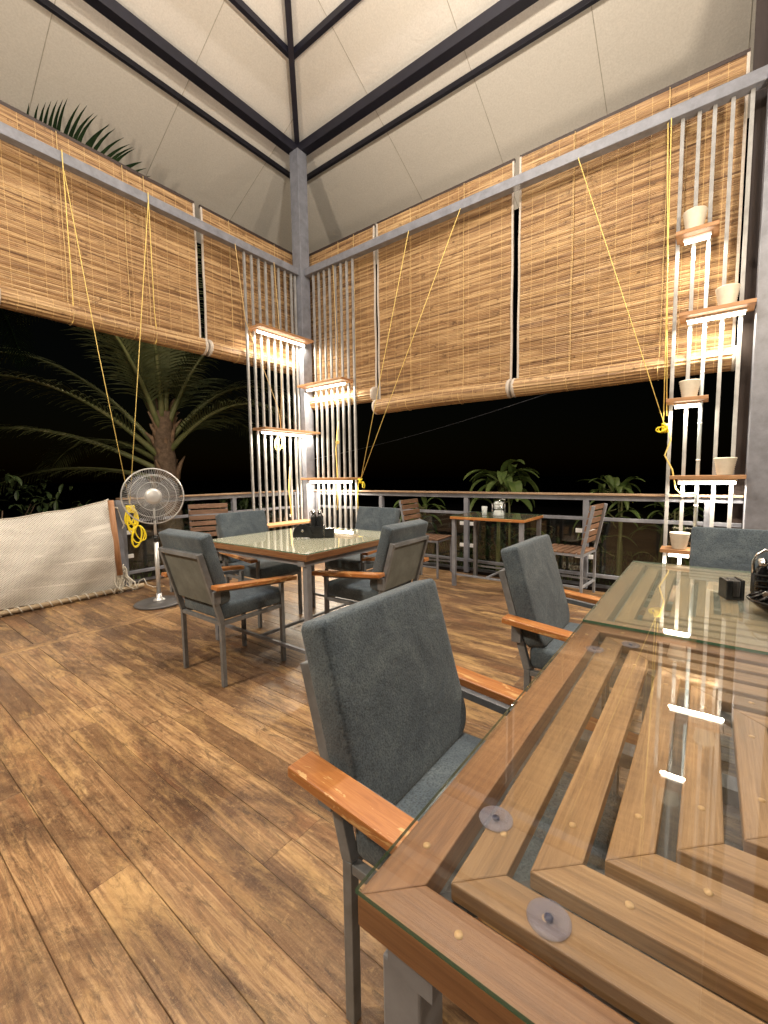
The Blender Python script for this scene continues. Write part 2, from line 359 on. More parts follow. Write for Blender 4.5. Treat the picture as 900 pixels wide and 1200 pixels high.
FRONDSTEM=leaf_mat('palm_stem_green',(.14,.17,.06),(.24,.24,.11))
LEAF=leaf_mat('broad_leaf_green',(.09,.16,.045),(.19,.26,.08),.4)
DLEAF=leaf_mat('dark_bush_green',(.03,.06,.025),(.07,.10,.035),.4)
BARK=paint('palm_bark',(.20,.14,.10),.9,0,.5,16,.8)
HUSK=paint('dry_palm_husk',(.26,.17,.11),.9,0,.4,18,.5)
SOIL=paint('dark_soil',(.045,.035,.025),.95,0,.5,2,.6)
CERAM=paint('cream_ribbed_ceramic',(.62,.56,.46),.6,0,.08,30,.05)

# ================================================================ setting: ground and deck
XW, YW = 4.74, 5.15          # inner faces of the two open sides
g=MB()
n=24
for i in range(n):
    for j in range(n):
        x0,x1=-300+600*i/n,-300+600*(i+1)/n; y0,y1=-300+600*j/n,-300+600*(j+1)/n
        g.quad([(x0,y0,-.62),(x1,y0,-.62),(x1,y1,-.62),(x0,y1,-.62)])
o=g.build('ground',SOIL,norm=True); o['kind']='structure'

deck=MB(); plank_id=[]
def plank(x0,x1,y0,y1,ax='y'):
    gp=.0008; ch=.0014; zt=random.uniform(-.0012,.0004); b=len(deck.v)
    x0+=gp;x1-=gp;y0+=gp;y1-=gp
    ps=[(x0,y0,-.028),(x1,y0,-.028),(x1,y1,-.028),(x0,y1,-.028),(x0,y0,zt-ch),(x1,y0,zt-ch),(x1,y1,zt-ch),(x0,y1,zt-ch),
        (x0+ch,y0+ch,zt),(x1-ch,y0+ch,zt),(x1-ch,y1-ch,zt),(x0+ch,y1-ch,zt)]
    deck.v+=[Vector(p) for p in ps]; ou,ov=random.uniform(0,60),random.uniform(0,60); r=random.random()*97
    def U(i):
        p=ps[i]; a,c=(p[1],p[0]) if ax=='y' else (p[0],p[1]); return (a+ou,c+p[2]+ov)
    for q in ((0,1,5,4),(1,2,6,5),(2,3,7,6),(3,0,4,7),(4,5,9,8),(5,6,10,9),(6,7,11,10),(7,4,8,11),(8,9,10,11)):
        deck.face([b+i for i in q],[U(i) for i in q]); plank_id.append(r)
x=-3.575
while x<4.70:
    y=-3.2+random.uniform(-1.2,0)
    while y<3.80:
        L=random.choice([.55,.8,1.1,1.5,1.9,2.3]); y1=min(y+L,3.80)
        if 3.80-y1<.3: y1=3.80
        plank(x,min(x+.12,4.9),max(y,-3.2),y1) if y1>-3.15 else None
        y=y1
    y=3.92
    while y<5.3:
        y1=min(y+random.choice([.7,1.38,1.38]),5.3)
        if 5.3-y1<.3: y1=5.3
        plank(x,min(x+.12,4.9),y,y1); y=y1
    x+=.12
x=-3.575
while x<4.9:
    x1=min(x+random.choice([1.8,2.4,3.0]),4.9); plank(x,x1,3.80,3.92,'x'); x=x1
o=deck.build('deck_floor',FLOOR); o['kind']='structure'
a=o.data.attributes.new('plank','FLOAT','FACE'); a.data.foreach_set('value',plank_id)
m=MB()
for k in range(16): m.box(-3.575,4.88,-3.1+k*.55,-3.05+k*.55,-.16,-.030)
m.box(-3.575,4.92,5.301,5.34,-.20,-.012); m.box(4.901,4.94,-3.2,5.30,-.20,-.012)
o=m.build('deck_joists',DARKWALL); o['kind']='structure'

# ================================================================ pavilion frame and roof
pav=thing('pavilion','open pavilion of grey steel posts and navy beams under a cream hipped roof','pavilion',(4.67,5.07,0))
def P(mb,name,mat,bevel=0,**k): return mb.build(name,mat,pav,world=True,bevel=bevel,**k)
P(MB().box(4.58,4.76,4.98,5.16,0,5.983),'corner_post',STEEL,.006)
P(MB().box(4.60,4.78,-.45,-.24,0,4.21),'side_post',STEEL,.006)
P(MB().box(4.60,4.78,-.45,-.24,4.31,5.98),'upper_post',NAVY,.006)
P(MB().box(4.64,4.74,-3.2,4.978,4.205,4.305),'tie_beam',STEEL,.005)
P(MB().box(-3.5,4.578,5.02,5.12,4.205,4.305),'tie_beam',STEEL,.005)
P(MB().box(4.66,4.79,-3.2,5.20,5.985,6.115),'main_beam',NAVY,.006)
P(MB().box(-3.5,4.657,5.07,5.20,5.985,6.115),'main_beam',NAVY,.006)
def rz(d): return 6.22-.5*d       # roof height at distance d outside the wall line
AP=4.2
# low purlins and upper purlins
def pur(d,h,w_=.07):
    z=rz(d)-.035
    P(MB().box(XW+d-w_/2,XW+d+w_/2,-3.4,YW+d+w_/2,z-h,z),'purlin',NAVY,.004)
    P(MB().box(-3.6,XW+d-w_/2-.003,YW+d-w_/2,YW+d+w_/2,z-h,z),'purlin',NAVY,.004)
pur(.36,.065,.05); pur(-.72,.08,.06); pur(-2.0,.08,.06); pur(-3.2,.08,.06)
# hip rafter
a_=Vector((XW,YW,6.11)); b_=Vector((XW-AP,YW-AP,6.11+.5*AP))
P(MB().bar(a_,b_,.07,.10),'hip_rafter',NAVY,.004)
def roof_panel(ax, seams):
    mb=MB()
    E=2.0
    if ax==0: pts=[(XW+E,-3.05,rz(E)),(XW+E,YW+E,rz(E)),(XW-AP,YW-AP,rz(-AP)),(XW-AP,-3.05,rz(-AP))]
    else: pts=[(XW+E,YW+E,rz(E)),(-3.46,YW+E,rz(E)),(-3.46,YW-AP,rz(-AP)),(XW-AP,YW-AP,rz(-AP))]
    nrm=Vector((.447,0,.894)) if ax==0 else Vector((0,.447,.894))
    lo=[Vector(p) for p in pts]; hi=[p+nrm*.04 for p in lo]
    mb.hexa(lo+hi)
    for s in seams:
        if ax==0:
            top=max(-AP,s-YW) if s>YW-AP else -AP
            A=Vector((XW+E,s,rz(E)));
            q=YW-s; B=Vector((XW-q,s,rz(-q))) if q<AP else Vector((XW-AP,s,rz(-AP)))
        else:
            q=XW-s; A=Vector((s,YW+E,rz(E))); B=Vector((s,YW-q,rz(-q))) if q<AP else Vector((s,YW-AP,rz(-AP)))
        mb.bar(A-nrm*.002,B-nrm*.002,.007,.004,up=nrm,mi=1)
    P(mb,'roof_panel',[ROOF,SEAM])
roof_panel(0,[3.8,2.48,1.17,-.14,-1.4,-2.7]); roof_panel(1,[4.5,3.15,1.82,.5,-.8,-2.1])
m=MB()   # the two roof slopes behind the camera
m.hexa([(XW-AP,-3.05,rz(-AP)),(XW-AP,YW-AP,rz(-AP)),(-3.46,YW-AP,6.6),(-3.46,-3.05,6.6)]+[(XW-AP,-3.05,rz(-AP)+.04),(XW-AP,YW-AP,rz(-AP)+.04),(-3.46,YW-AP,6.64),(-3.46,-3.05,6.64)])
P(m,'roof_panel',ROOF)
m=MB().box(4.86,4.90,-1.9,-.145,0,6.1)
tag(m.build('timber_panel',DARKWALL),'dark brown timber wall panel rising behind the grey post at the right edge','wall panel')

# ================================================================ rod screens with shelves
def tube_light(mb_parent, root, a, b, z):
    """strip light under a shelf from a to b"""
    a=Vector(a); b=Vector(b)
    body=MB().bar((a.x,a.y,z+.012),(b.x,b.y,z+.012),.034,.018); h=body.build('lamp_housing',WHITEPL,mb_parent,world=False)
    return h
def screen(name,label,cat,rods,axis,wall,shelves,conduit=None):
    """axis 0: rods spread along Y at X=wall ; axis 1: rods along X at Y=wall"""
    loc=Vector((wall,sum(rods)/len(rods),0)) if axis==0 else Vector((sum(rods)/len(rods),wall,0))
    r=thing(name,label,cat,loc)
    for q in rods:
        x_,y_=(wall,q) if axis==0 else (q,wall)
        MB().box(x_-.0145,x_+.0145,y_-.0145,y_+.0145,.002,4.204).build('rod',STEEL_ROD,r,world=True,bevel=.002)
    if conduit is not None:
        x_,y_=(wall-.03,conduit) if axis==0 else (conduit,wall-.03)
        c=MB().tube([(x_,y_,.5),(x_,y_,3.18)],.014,10).build('conduit',CONDUIT,r,world=True)
        for zz in (.9,1.3,1.62,2.05,2.33,2.8): MB().lathe([(.0145,-.006),(.0175,-.004),(.0175,.004),(.0145,.006)],10,Matrix.Translation((x_,y_,zz))).build('cable_tie',WHITEPL,r,world=True)
    for (q0,q1,z,dep,lit) in shelves:
        i0,i1=wall-dep,wall+.035
        th=.032
        if axis==0: sh=MB().box(i0,i1,q0,q1,z,z+th)
        else: sh=MB().box(q0,q1,i0,i1,z,z+th)
        so=sh.build('shelf',SHELFW,r,world=True,bevel=.003)
        if lit:
            L=(q1-q0)-.10; c=(q0+q1)/2; w0=wall-dep*.45
            def pt(u): return (w0,u) if axis==0 else (u,w0)
            A=pt(c-L/2); B=pt(c+L/2)
            h=MB().bar((*A,z-.010),(*B,z-.010),.032,.018).build('lamp_housing',WHITEPL,so)
            h.data.transform(Matrix.Translation(-Vector(loc)))
            A2=pt(c-L/2+.01); B2=pt(c+L/2-.01)
            tb=MB().tube([(*A2,z-.031),(*B2,z-.031)],.016,10).build('light_tube',TUBE,h)
            tb.data.transform(Matrix.Translation(-Vector(loc)))
            ld=bpy.data.lights.new('tube_glow','AREA'); ld.shape='RECTANGLE'; ld.size=L; ld.size_y=.024; ld.energy=TUBE_W*L; ld.color=TUBE_COL
            lo=bpy.data.objects.new('tube_glow',ld); C.objects.link(lo); lo.parent=tb
            mid=Vector((*pt(c),z-.049))-Vector(loc)
            lo.location=mid; lo.rotation_euler=(0,0,PI/2 if axis==0 else 0)
    return r
STEEL_ROD=paint('pale_grey_rod',(.28,.28,.28),.45)
screen('rod_screen','row of nine vertical grey rods with lit wooden shelves left of the corner post','screen',
       [3.661+.1155*k for k in range(8)]+[4.545],1,5.08,[(3.68,4.64,3.20,.27,1),(3.70,4.74,1.85,.27,1),(3.70,4.70,.50,.27,0)])
screen('rod_screen','row of eight vertical grey rods with wooden shelves just right of the corner post','screen',
       [4.066+.111*k for k in range(8)],0,4.70,[(4.08,4.975,2.53,.27,1),(4.00,4.975,1.15,.25,1)])
screen('rod_screen','tall five rod screen with five staggered pot shelves beside the right edge post','screen',
       [.305,.19,.087,-.03,-.150],0,4.70,[(.02,.31,3.17,.20,1),(-.235,.265,2.505,.20,1),(.035,.33,1.80,.20,1),(-.235,.28,1.135,.20,1),(.06,.33,.485,.20,1)],conduit=.087)

# pots on the right-hand shelves
POT=[(.0,.0),(.044,.0),(.047,.004)]+[( .047+.021*(k/18)+(.002 if k%2 else -.002), .006+.118*k/18) for k in range(19)]+[(.062,.125),(.056,.112),(.046,.02),(0,.018)]
def pot(y,z,s,label):
    o=MB().lathe(POT,28,Matrix.Scale(s,4)).build('plant_pot',CERAM); o.location=(4.585,y,z); tag(o,label,'pot','ribbed cream pots on the rod screen shelves')
for y,z,s,l in ((.187,3.204,1.25,'cream ribbed pot on the topmost short shelf of the right rod screen'),
              (-.055,2.539,1.2,'cream ribbed pot at the right end of the second highest shelf, against the reed blind'),
              (.168,1.834,1.15,'cream ribbed pot on the middle short shelf of the right rod screen'),
              (-.098,1.169,1.15,'cream ribbed pot on the long lower shelf just above railing height'),
              (.192,.519,1.15,'cream ribbed pot on the lowest shelf beside the grey chair back')):
    pot(y,z,s,l)

# ================================================================ railings
def railing(name,label,axis,wall,a,b,posts,glass):
    loc=Vector((wall,(a+b)/2,0)) if axis==0 else Vector(((a+b)/2,wall,0))
    r=thing(name,label,'railing',loc)
    def bx(u0,u1,d0,d1,z0,z1):
        return MB().box(wall+d0,wall+d1,u0,u1,z0,z1) if axis==0 else MB().box(u0,u1,wall+d0,wall+d1,z0,z1)
    bx(a,b,-.05,.06,.972,.992).build('handrail',CAPW,r,world=True,bevel=.003)
    bx(a,b,-.025,.025,.922,.970).build('top_rail',STEEL,r,world=True,bevel=.003)
    bx(a,b,-.018,.018,.715,.750).build('middle_rail',STEEL,r,world=True,bevel=.003)
    bx(a,b,-.018,.018,.13,.165).build('bottom_rail',STEEL,r,world=True,bevel=.003)
    bx(a,b,.06,.09,.01,.04).build('kick_rail',STEEL,r,world=True,bevel=.003)
    for p in posts: bx(p-.028,p+.028,-.03,.0245,.002,.921).build('post',STEEL,r,world=True,bevel=.003)
    for (u0,u1) in glass:
        bx(u0,u1,.026,.034,.175,.705).build('glass_panel',RAILGLASS,r,world=True)
        for u in (u0,u1):
            for zz in (.33,.60):
                s=1 if u==u0 else -1
                bx(min(u-s*.03,u+s*.045),max(u-s*.03,u+s*.045),.018,.042,zz-.022,zz+.022).build('glass_clamp',WHITEPL,r,world=True,bevel=.003)
    return r
railing('deck_railing','grey steel railing with wood cap and glass panels along the right side of the deck',0,4.765,-.235,4.97,
        [.0,1.0,2.35,3.66,4.93],[(.05,.95),(1.06,2.29),(2.41,3.60),(3.72,4.87)])
railing('deck_railing','short grey railing with wood cap behind the fan, left of the corner post',1,5.165,1.97,4.575,
        [2.0,3.40,4.50],[(2.06,3.34),(3.46,4.44)])

# ================================================================ reed blinds
def blind(label,axis,wall,a,b,zt,zb,cords,roll_r=.098,seed=1):
    rnd=random.Random(seed)
    loc=Vector((wall,(a+b)/2,0)) if axis==0 else Vector(((a+b)/2,wall,0))
    r=thing('reed_blind',label,'blind',loc,group='rolled reed blinds around the deck')
    def pt(u,d,z): return Vector((wall+d,u,z)) if axis==0 else Vector((u,wall+d,z))
    ph=rnd.uniform(0,6)
    def sway(u,z): return .012*math.sin(u*1.9+ph)*(1-(z-zb)/(zt-zb))+.006*math.sin(z*7+u*1.3+ph)
    def build_sheet():
        mb=MB(); pitch=.0175; rows=int((zt-zb-roll_r)/pitch); nu=max(2,int((b-a)/.22)); z=zt; vo=rnd.uniform(0,40)
        ev=[]
        for i in range(rows+1):
            z0=zt-i*pitch; dd=rnd.uniform(-.0018,.0018); v=vo+i*.31
            for (zz,d) in ((z0,0.0),(z0-pitch*.45,-.0052+dd)):
                ev.append((zz,d,v))
        wob=[[rnd.uniform(-.0040,.0040) for _ in range(nu+1)] for _ in ev]
        base=len(mb.v)
        for i,(zz,d,v) in enumerate(ev):
            for k in range(nu+1):
                u=a+(b-a)*k/nu; mb.v.append(pt(u,d+sway(u,zz),zz+wob[i][k]))
        for i in range(len(ev)-1):
            for k in range(nu):
                q=[base+i*(nu+1)+k,base+i*(nu+1)+k+1,base+(i+1)*(nu+1)+k+1,base+(i+1)*(nu+1)+k]
                u0,u1=(b-a)*k/nu,(b-a)*(k+1)/nu; v0,v1=ev[i][2],ev[i][2]+.12
                mb.face(q,[(u0,v0),(u1,v0),(u1,v1),(u0,v1)])
        return mb
    build_sheet().build('reed_mat',REED,r,world=True)
    # roll of gathered reeds
    mb=MB(); nseg=40; nu=max(2,int((b-a)/.25)); cz=zb+roll_r; base=0; vo=rnd.uniform(0,40)
    jr=[rnd.uniform(-.0035,.0035) for _ in range(nseg)]
    for k in range(nu+1):
        u=a+(b-a)*k/nu
        for i in range(nseg):
            an=2*PI*i/nseg; R=roll_r+jr[i]+(.002 if i%2 else -.002); mb.v.append(pt(u,-.055+R*math.cos(an)+sway(u,zb),cz+R*math.sin(an)+.004*math.sin(u*3+ph)))
    for k in range(nu):
        for i in range(nseg):
            j=(i+1)%nseg; u0,u1=(b-a)*k/nu,(b-a)*(k+1)/nu; v=vo+i*.31
            mb.face([k*nseg+i,(k+1)*nseg+i,(k+1)*nseg+j,k*nseg+j],[(u0,v),(u1,v),(u1,v+.1),(u0,v+.1)])
    roll=mb.build('bottom_roll',REED,r,world=True)
    # white cloth bindings: edge strips and rolled spiral ends
    for e,s in ((a,1),(b,-1)):
        st=MB(); prev=None; rows=24
        for i in range(rows):
            z0=zt-(zt-cz)*i/rows; z1=zt-(zt-cz)*(i+1)/rows
            A=[pt(e,-.011+sway(e,z0),z0),pt(e+s*.022,-.011+sway(e,z0),z0),pt(e+s*.022,-.011+sway(e,z1),z1),pt(e,-.011+sway(e,z1),z1)]
            B=[p+(Vector((.018,0,0)) if axis==0 else Vector((0,.018,0))) for p in A]
            st.hexa([A[3],A[2],B[2],B[3],A[0],A[1],B[1],B[0]])
        st.build('edge_binding',BIND,r,world=True)
        sp=MB()
        D=Vector((0,1,0)) if axis==0 else Vector((1,0,0))
        T=Matrix.Translation(pt(e,-.055+sway(e,zb),cz))@D.to_track_quat('Z','Y').to_matrix().to_4x4()
        h=.016
        sp.lathe([(roll_r*.35,-h),(roll_r*.6,-h*1.2),(roll_r+.003,-h*1.1),(roll_r+.007,0),(roll_r+.003,h),(roll_r*.3,h)],24,T)
        for q in range(3): sp.lathe([(roll_r*(.25+.25*q),-h*1.35),(roll_r*(.32+.25*q),-h*1.6),(roll_r*(.39+.25*q),-h*1.35)],20,T); sp.lathe([(roll_r*(.25+.25*q),h*1.35),(roll_r*(.32+.25*q),h*1.6),(roll_r*(.39+.25*q),h*1.35)],20,T)
        sp.lathe([(0,-h*1.2),(roll_r*.6,-h*1.2)],24,T); sp.lathe([(0,h*1.2),(roll_r*.6,h*1.2)],24,T)
        sp.build('roll_end',BIND,r,world=True)
    hb=MB().bar(pt(a,0.012,zt+.012),pt(b,0.012,zt+.012),.03,.035); hb.build('head_bar',DARKWALL,r,world=True)
    for u in cords:
        pts=[pt(u,-.02,zt)]
        for i in range(1,9): z=zt-(zt-cz)*i/8; pts.append(pt(u+rnd.uniform(-.003,.003),-.022+sway(u,z)-.004*i/8,z))
        for i in range(9):
            an=PI-PI*i/8*1.0; pts.append(pt(u,-.055+sway(u,zb)+(roll_r+.007)*math.cos(an),cz-(roll_r+.007)*math.sin(an)))
        MB().tube(pts,.0032,6).build('lift_cord',CORDT,r,world=True)
    return r
# right side: three blinds, left side: two blinds (and one out of frame to the left)
blind('narrow brown reed blind just right of the corner post, behind the rods',0,4.85,3.785,5.15,4.60,2.24,[4.15,4.45],seed=1)
blind('wide reed blind in the middle of the right side, hanging between two white bound seams',0,4.85,1.835,3.745,4.60,2.06,[3.19,2.43],seed=2)
blind('wide reed blind at the right edge behind the pot shelves',0,4.85,-.125,1.775,4.60,2.06,[1.21,.42],seed=3)
blind('narrow reed blind left of the corner post, behind the lit rod screen',1,5.25,3.16,4.95,4.60,2.765,[3.55,4.3],seed=4)
blind('large reed blind at the left edge above the palm',1,5.25,1.09,3.085,4.60,2.765,[1.66,2.25,2.47],seed=5)
blind('reed blind at the far left, mostly beyond the edge of the picture',1,5.25,-.95,1.03,4.60,2.765,[.2],seed=6)

# ================================================================ tables
BORD=.055; PITCH=.067; SW=.047
def rings_table(label, cx, cy, w, d, h=.75, discs=(), name='glass_top_table', dowels=True, slim=False, legw=.05, glass=None):
    r=thing(name,label,'table',(cx,cy,0))
    hx,hy=w/2,d/2; gt=.006; zt=h-gt
    # glass
    gl=MB().box(-hx,hx,-hy,hy,zt,h)
    for i in range(6): gl.mi[i]=0 if i<2 else 1
    gl.build('glass_top',[glass or GLASS,GEDGE],r)
    z1=zt-.002
    def frame(o,wd,z0,z1,mat,nm,bev=.003):
        """four mitred boards, outer offset o"""
        X,Y=hx-o,hy-o; x_,y_=X-wd,Y-wd
        for poly,gr in (([(-X,-Y),(X,-Y),(x_,-y_),(-x_,-y_)],(1,0,0)),([(X,-Y),(X,Y),(x_,y_),(x_,-y_)],(0,1,0)),
                        ([(X,Y),(-X,Y),(-x_,y_),(x_,y_)],(1,0,0)),([(-X,Y),(-X,-Y),(-x_,-y_),(-x_,y_)],(0,1,0))):
            cxx=sum(p[0] for p in poly)/4; cyy=sum(p[1] for p in poly)/4; k=.0007
            mb=MB().prism([(p[0]+(k if gr[1] and p[0]<cxx else 0),p[1]) for p in poly],z0,z1,gr)
            yield mb
    bt=.038 if not slim else .03
    for mb in frame(.001,BORD,z1-bt,z1,BORDW,'border_board'): mb.build('border_board',BORDW,r,bevel=.002)
    k=0; o=BORD+.021
    while min(hx,hy)-o-SW>.0:
        for mb in frame(o,SW,z1-.024,z1-.002,TABW,'slat'): mb.build('slat',TABW,r,bevel=.002)
        o+=PITCH; k+=1
    # steel under-frame
    fr=MB(); zf=z1-.040
    for s in (-1,1):
        fr.box(-hx+.012,hx-.012,s*(hy-.062)-.028,s*(hy-.062)+.028,zf-.035,zf)
    for s in (-1,1):
        fr.box(s*(hx-.062)-.028,s*(hx-.062)+.028,-hy+.092,hy-.092,zf-.035,zf-.0015)
    fr.box(-.02,.02,-hy+.092,hy-.092,zf-.030,zf-.004); 
    fr.build('steel_frame',TGREY,r)
    sup=MB().box(-hx+.092,-.022,-.02,.02,zf-.028,z1-.027); sup.box(.022,hx-.092,-.02,.02,zf-.028,z1-.027); 
    for s in (-1,1):
        sup.box(-hx+.05,hx-.05,s*hy*.5-.012,s*hy*.5+.012,z1-.034,z1-.0255)
        for q in (-1,1):   # diagonal bearers
            sup.bar((s*(hx-.05),q*(hy-.05),z1-.031),(s*.05,q*.05,z1-.031),.025,.008)
    sup.build('slat_bearer',BEARER,r)
    lw=legw
    for sx in (-1,1):
        for sy in (-1,1):
            MB().box(sx*(hx-.045)-lw/2,sx*(hx-.045)+lw/2,sy*(hy-.045)-lw/2,sy*(hy-.045)+lw/2,.002,zf-.036).build('leg',TGREY,r,bevel=.003)
    # low cross brace
    br=MB().bar((-(hx-.045),-(hy-.045)+.03,.13),(-(hx-.045),(hy-.045)-.03,.13),.02,.02); br.bar((-(hx-.045)+.01,0,.13),((hx-.045)-.01,0,.13),.02,.018); br.bar(((hx-.045),-(hy-.045)+.03,.13),((hx-.045),(hy-.045)-.03,.13),.02,.02)
    br.build('foot_brace',TGREY,r)
    if dowels:
        dw=MB()
        def dot(x_,y_,z_,rr=.0045):
            dw.lathe([(0,z_+.0012),(rr,z_+.001),(rr,z_-.002)],12,Matrix.Translation((x_,y_,0)))
        for sx in (-1,1):
            for sy in (-1,1):
                dot(sx*(hx-.03),sy*(hy-.11),z1); dot(sx*(hx-.10),sy*(hy-.03),z1)
                for i in (1,2,3,4,5):
                    o=BORD+.021+PITCH*(i-1)+SW/2; dot(sx*(hx-o),sy*(hy-o-.075),z1-.002); dot(sx*(hx-o-.075),sy*(hy-o),z1-.002)
        dw.build('dowel_plug',PLUG,r)
    for (dx,dy) in discs:
        d_=MB().lathe([(0,zt-.0006),(.006,zt-.0006),(.006,zt-.0012),(.019,zt-.0012),(.022,zt-.0018),(.022,zt-.003),(0,zt-.003)],28,Matrix.Translation((dx,dy,0)))
        b_=d_.build('bumper_disc',DISC,r); c_=MB().lathe([(0,zt-.0003),(.0045,zt-.0003),(.0045,zt-.003)],16,Matrix.Translation((dx,dy,0))).build('disc_centre',BLUEC,b_)
    return r
BEARER=paint('gap_shade_bearer',(.06,.06,.065),.6)  # bearers coloured dark to put shade into the gaps between slats
TX0,TX1,TY=.322,1.388,.291
TW=1.066
ncx,ncy=(TX0+TX1)/2,TY-TW/2
rings_table('large nearest table with clear glass over concentric wooden slats, its corner in the foreground',ncx,ncy,TW,TW,
            discs=[(.513-ncx,.209-ncy),(.422-ncx,.114-ncy),(1.278-ncx,.150-ncy),(1.191-ncx,.221-ncy)])
rings_table('second glass topped slatted table joined to the far edge of the nearest table',1.394+1.10/2,ncy+.004,1.10,TW,glass=GLASS2)
ct=rings_table('glass topped square table in the middle of the deck with four grey chairs around it',2.20,2.385,1.05,1.05,legw=.038,glass=GLASS3)
ct.rotation_euler=(0,0,.015)
# small table at the railing
def small_table():
    r=thing('railing_table','small wood edged glass table standing by the right railing','table',(4.355,1.80,0))
    hx,hy=.30,.40; h=.765
    gl=MB().box(-hx,hx,-hy,hy,h-.006,h)
    for i in range(6): gl.mi[i]=0 if i<2 else 1
    gl.build('glass_top',[GLASS,GEDGE],r)
    for poly,gr in (([(-hx,-hy),(hx,-hy),(hx-.05,-hy+.05),(-hx+.05,-hy+.05)],(1,0,0)),([(hx,-hy),(hx,hy),(hx-.05,hy-.05),(hx-.05,-hy+.05)],(0,1,0)),
                    ([(hx,hy),(-hx,hy),(-hx+.05,hy-.05),(hx-.05,hy-.05)],(1,0,0)),([(-hx,hy),(-hx,-hy),(-hx+.05,-hy+.05),(-hx+.05,hy-.05)],(0,1,0))):
        MB().prism(poly,h-.036,h-.008,gr).build('border_board',ARMW,r,bevel=.002)
    MB().box(-hx+.05,hx-.05,-hy+.05,hy-.05,h-.028,h-.014).build('dark_infill',DARKG,r)
    for sx in (-1,1):
        for sy in (-1,1): MB().box(sx*(hx-.035)-.02,sx*(hx-.035)+.02,sy*(hy-.035)-.02,sy*(hy-.035)+.02,.002,h-.037).build('leg',TGREY,r,bevel=.002)
    b=MB().bar((-(hx-.035),-(hy-.06),.13),(-(hx-.035),(hy-.06),.13),.018,.018); b.bar((hx-.035,-(hy-.06),.13),(hx-.035,(hy-.06),.13),.018,.018); b.bar((-(hx-.05),0,.13),(hx-.05,0,.13),.018,.0165)
    b.build('foot_brace',TGREY,r)
    c=MB().box(-hx+.06,-hx+.085,-.02,.02,h-.045,h-.0365); c.build('glass_clip',WHITEPL,r)
DARKG=paint('dark_green_board',(.045,.06,.05),.4)
small_table()

# ================================================================ upholstered armchairs
def rrect(w,h,rb,rt,n=6):
    """rounded rectangle outline (x right, y up) from y=0..h, x=-w/2..w/2"""
    pts=[]
    for cx_,cy_,r,a0 in ((w/2-rb,rb,rb,-PI/2),(w/2-rt,h-rt,rt,0),(-w/2+rt,h-rt,rt,PI/2),(-w/2+rb,rb,rb,PI)):
        for i in range(n+1): a=a0+PI/2*i/n; pts.append((cx_+r*math.cos(a),cy_+r*math.sin(a)))
    return pts
def cushion(mb_name,outline,thick,T,root,puff=.010,bev=.014,mat=None,seed=0):
    """padded slab: outline in local xy, rounded faces, slight puff"""
    rnd=random.Random(seed)
    bm=bmesh.new(); n=len(outline)
    cx_=sum(p[0] for p in outline)/n; cy_=sum(p[1] for p in outline)/n
    layers=[(1-.0,0),]
    rings=[]
    prof=[(bev*1.0,0),(bev*.35,bev*.3),(0,bev),(0,thick-bev),(bev*.35,thick-bev*.3),(bev,thick)]
    def inset(p,d):
        v=Vector((p[0]-cx_,p[1]-cy_)); sx=max(0,abs(v.x)-d)*(1 if v.x>0 else -1); sy=max(0,abs(v.y)-d)*(1 if v.y>0 else -1); return (cx_+sx,cy_+sy)
    ws=max(p[0] for p in outline)-min(p[0] for p in outline); hs=max(p[1] for p in outline)-min(p[1] for p in outline)
    for d,z in prof:
        rings.append([bm.verts.new((*inset(p,d),z)) for p in outline])
    for a,b in zip(rings,rings[1:]):
        for i in range(n):
            j=(i+1)%n; bm.faces.new((a[i],a[j],b[j],b[i]))
    for ring,z0,sg in ((rings[-1],thick,1),(rings[0],0,-1)):
        prev=ring
        for f,pz in ((.95,.25),(.85,.55),(.7,.78),(.5,.92),(.25,.99)):
            cur=[bm.verts.new((cx_+(v.co.x-cx_)*f/(1) if True else 0,cy_+(v.co.y-cy_)*f,z0+sg*puff*pz+0)) for v in ring]
            for i in range(n):
                j=(i+1)%n; bm.faces.new((prev[i],prev[j],cur[j],cur[i]) if sg>0 else (prev[j],prev[i],cur[i],cur[j]))
            prev=cur
        c=bm.verts.new((cx_,cy_,z0+sg*puff))
        for i in range(n):
            j=(i+1)%n; bm.faces.new((prev[i],prev[j],c) if sg>0 else (prev[j],prev[i],c))
    bmesh.ops.transform(bm,matrix=T,verts=bm.verts); bmesh.ops.recalc_face_normals(bm,faces=bm.faces)
    for f in bm.faces: f.smooth=True
    me=bpy.data.meshes.new(mb_name); bm.to_mesh(me); bm.free(); me.materials.append(mat or FAB)
    o=bpy.data.objects.new(mb_name,me); C.objects.link(o); o.parent=root; return o
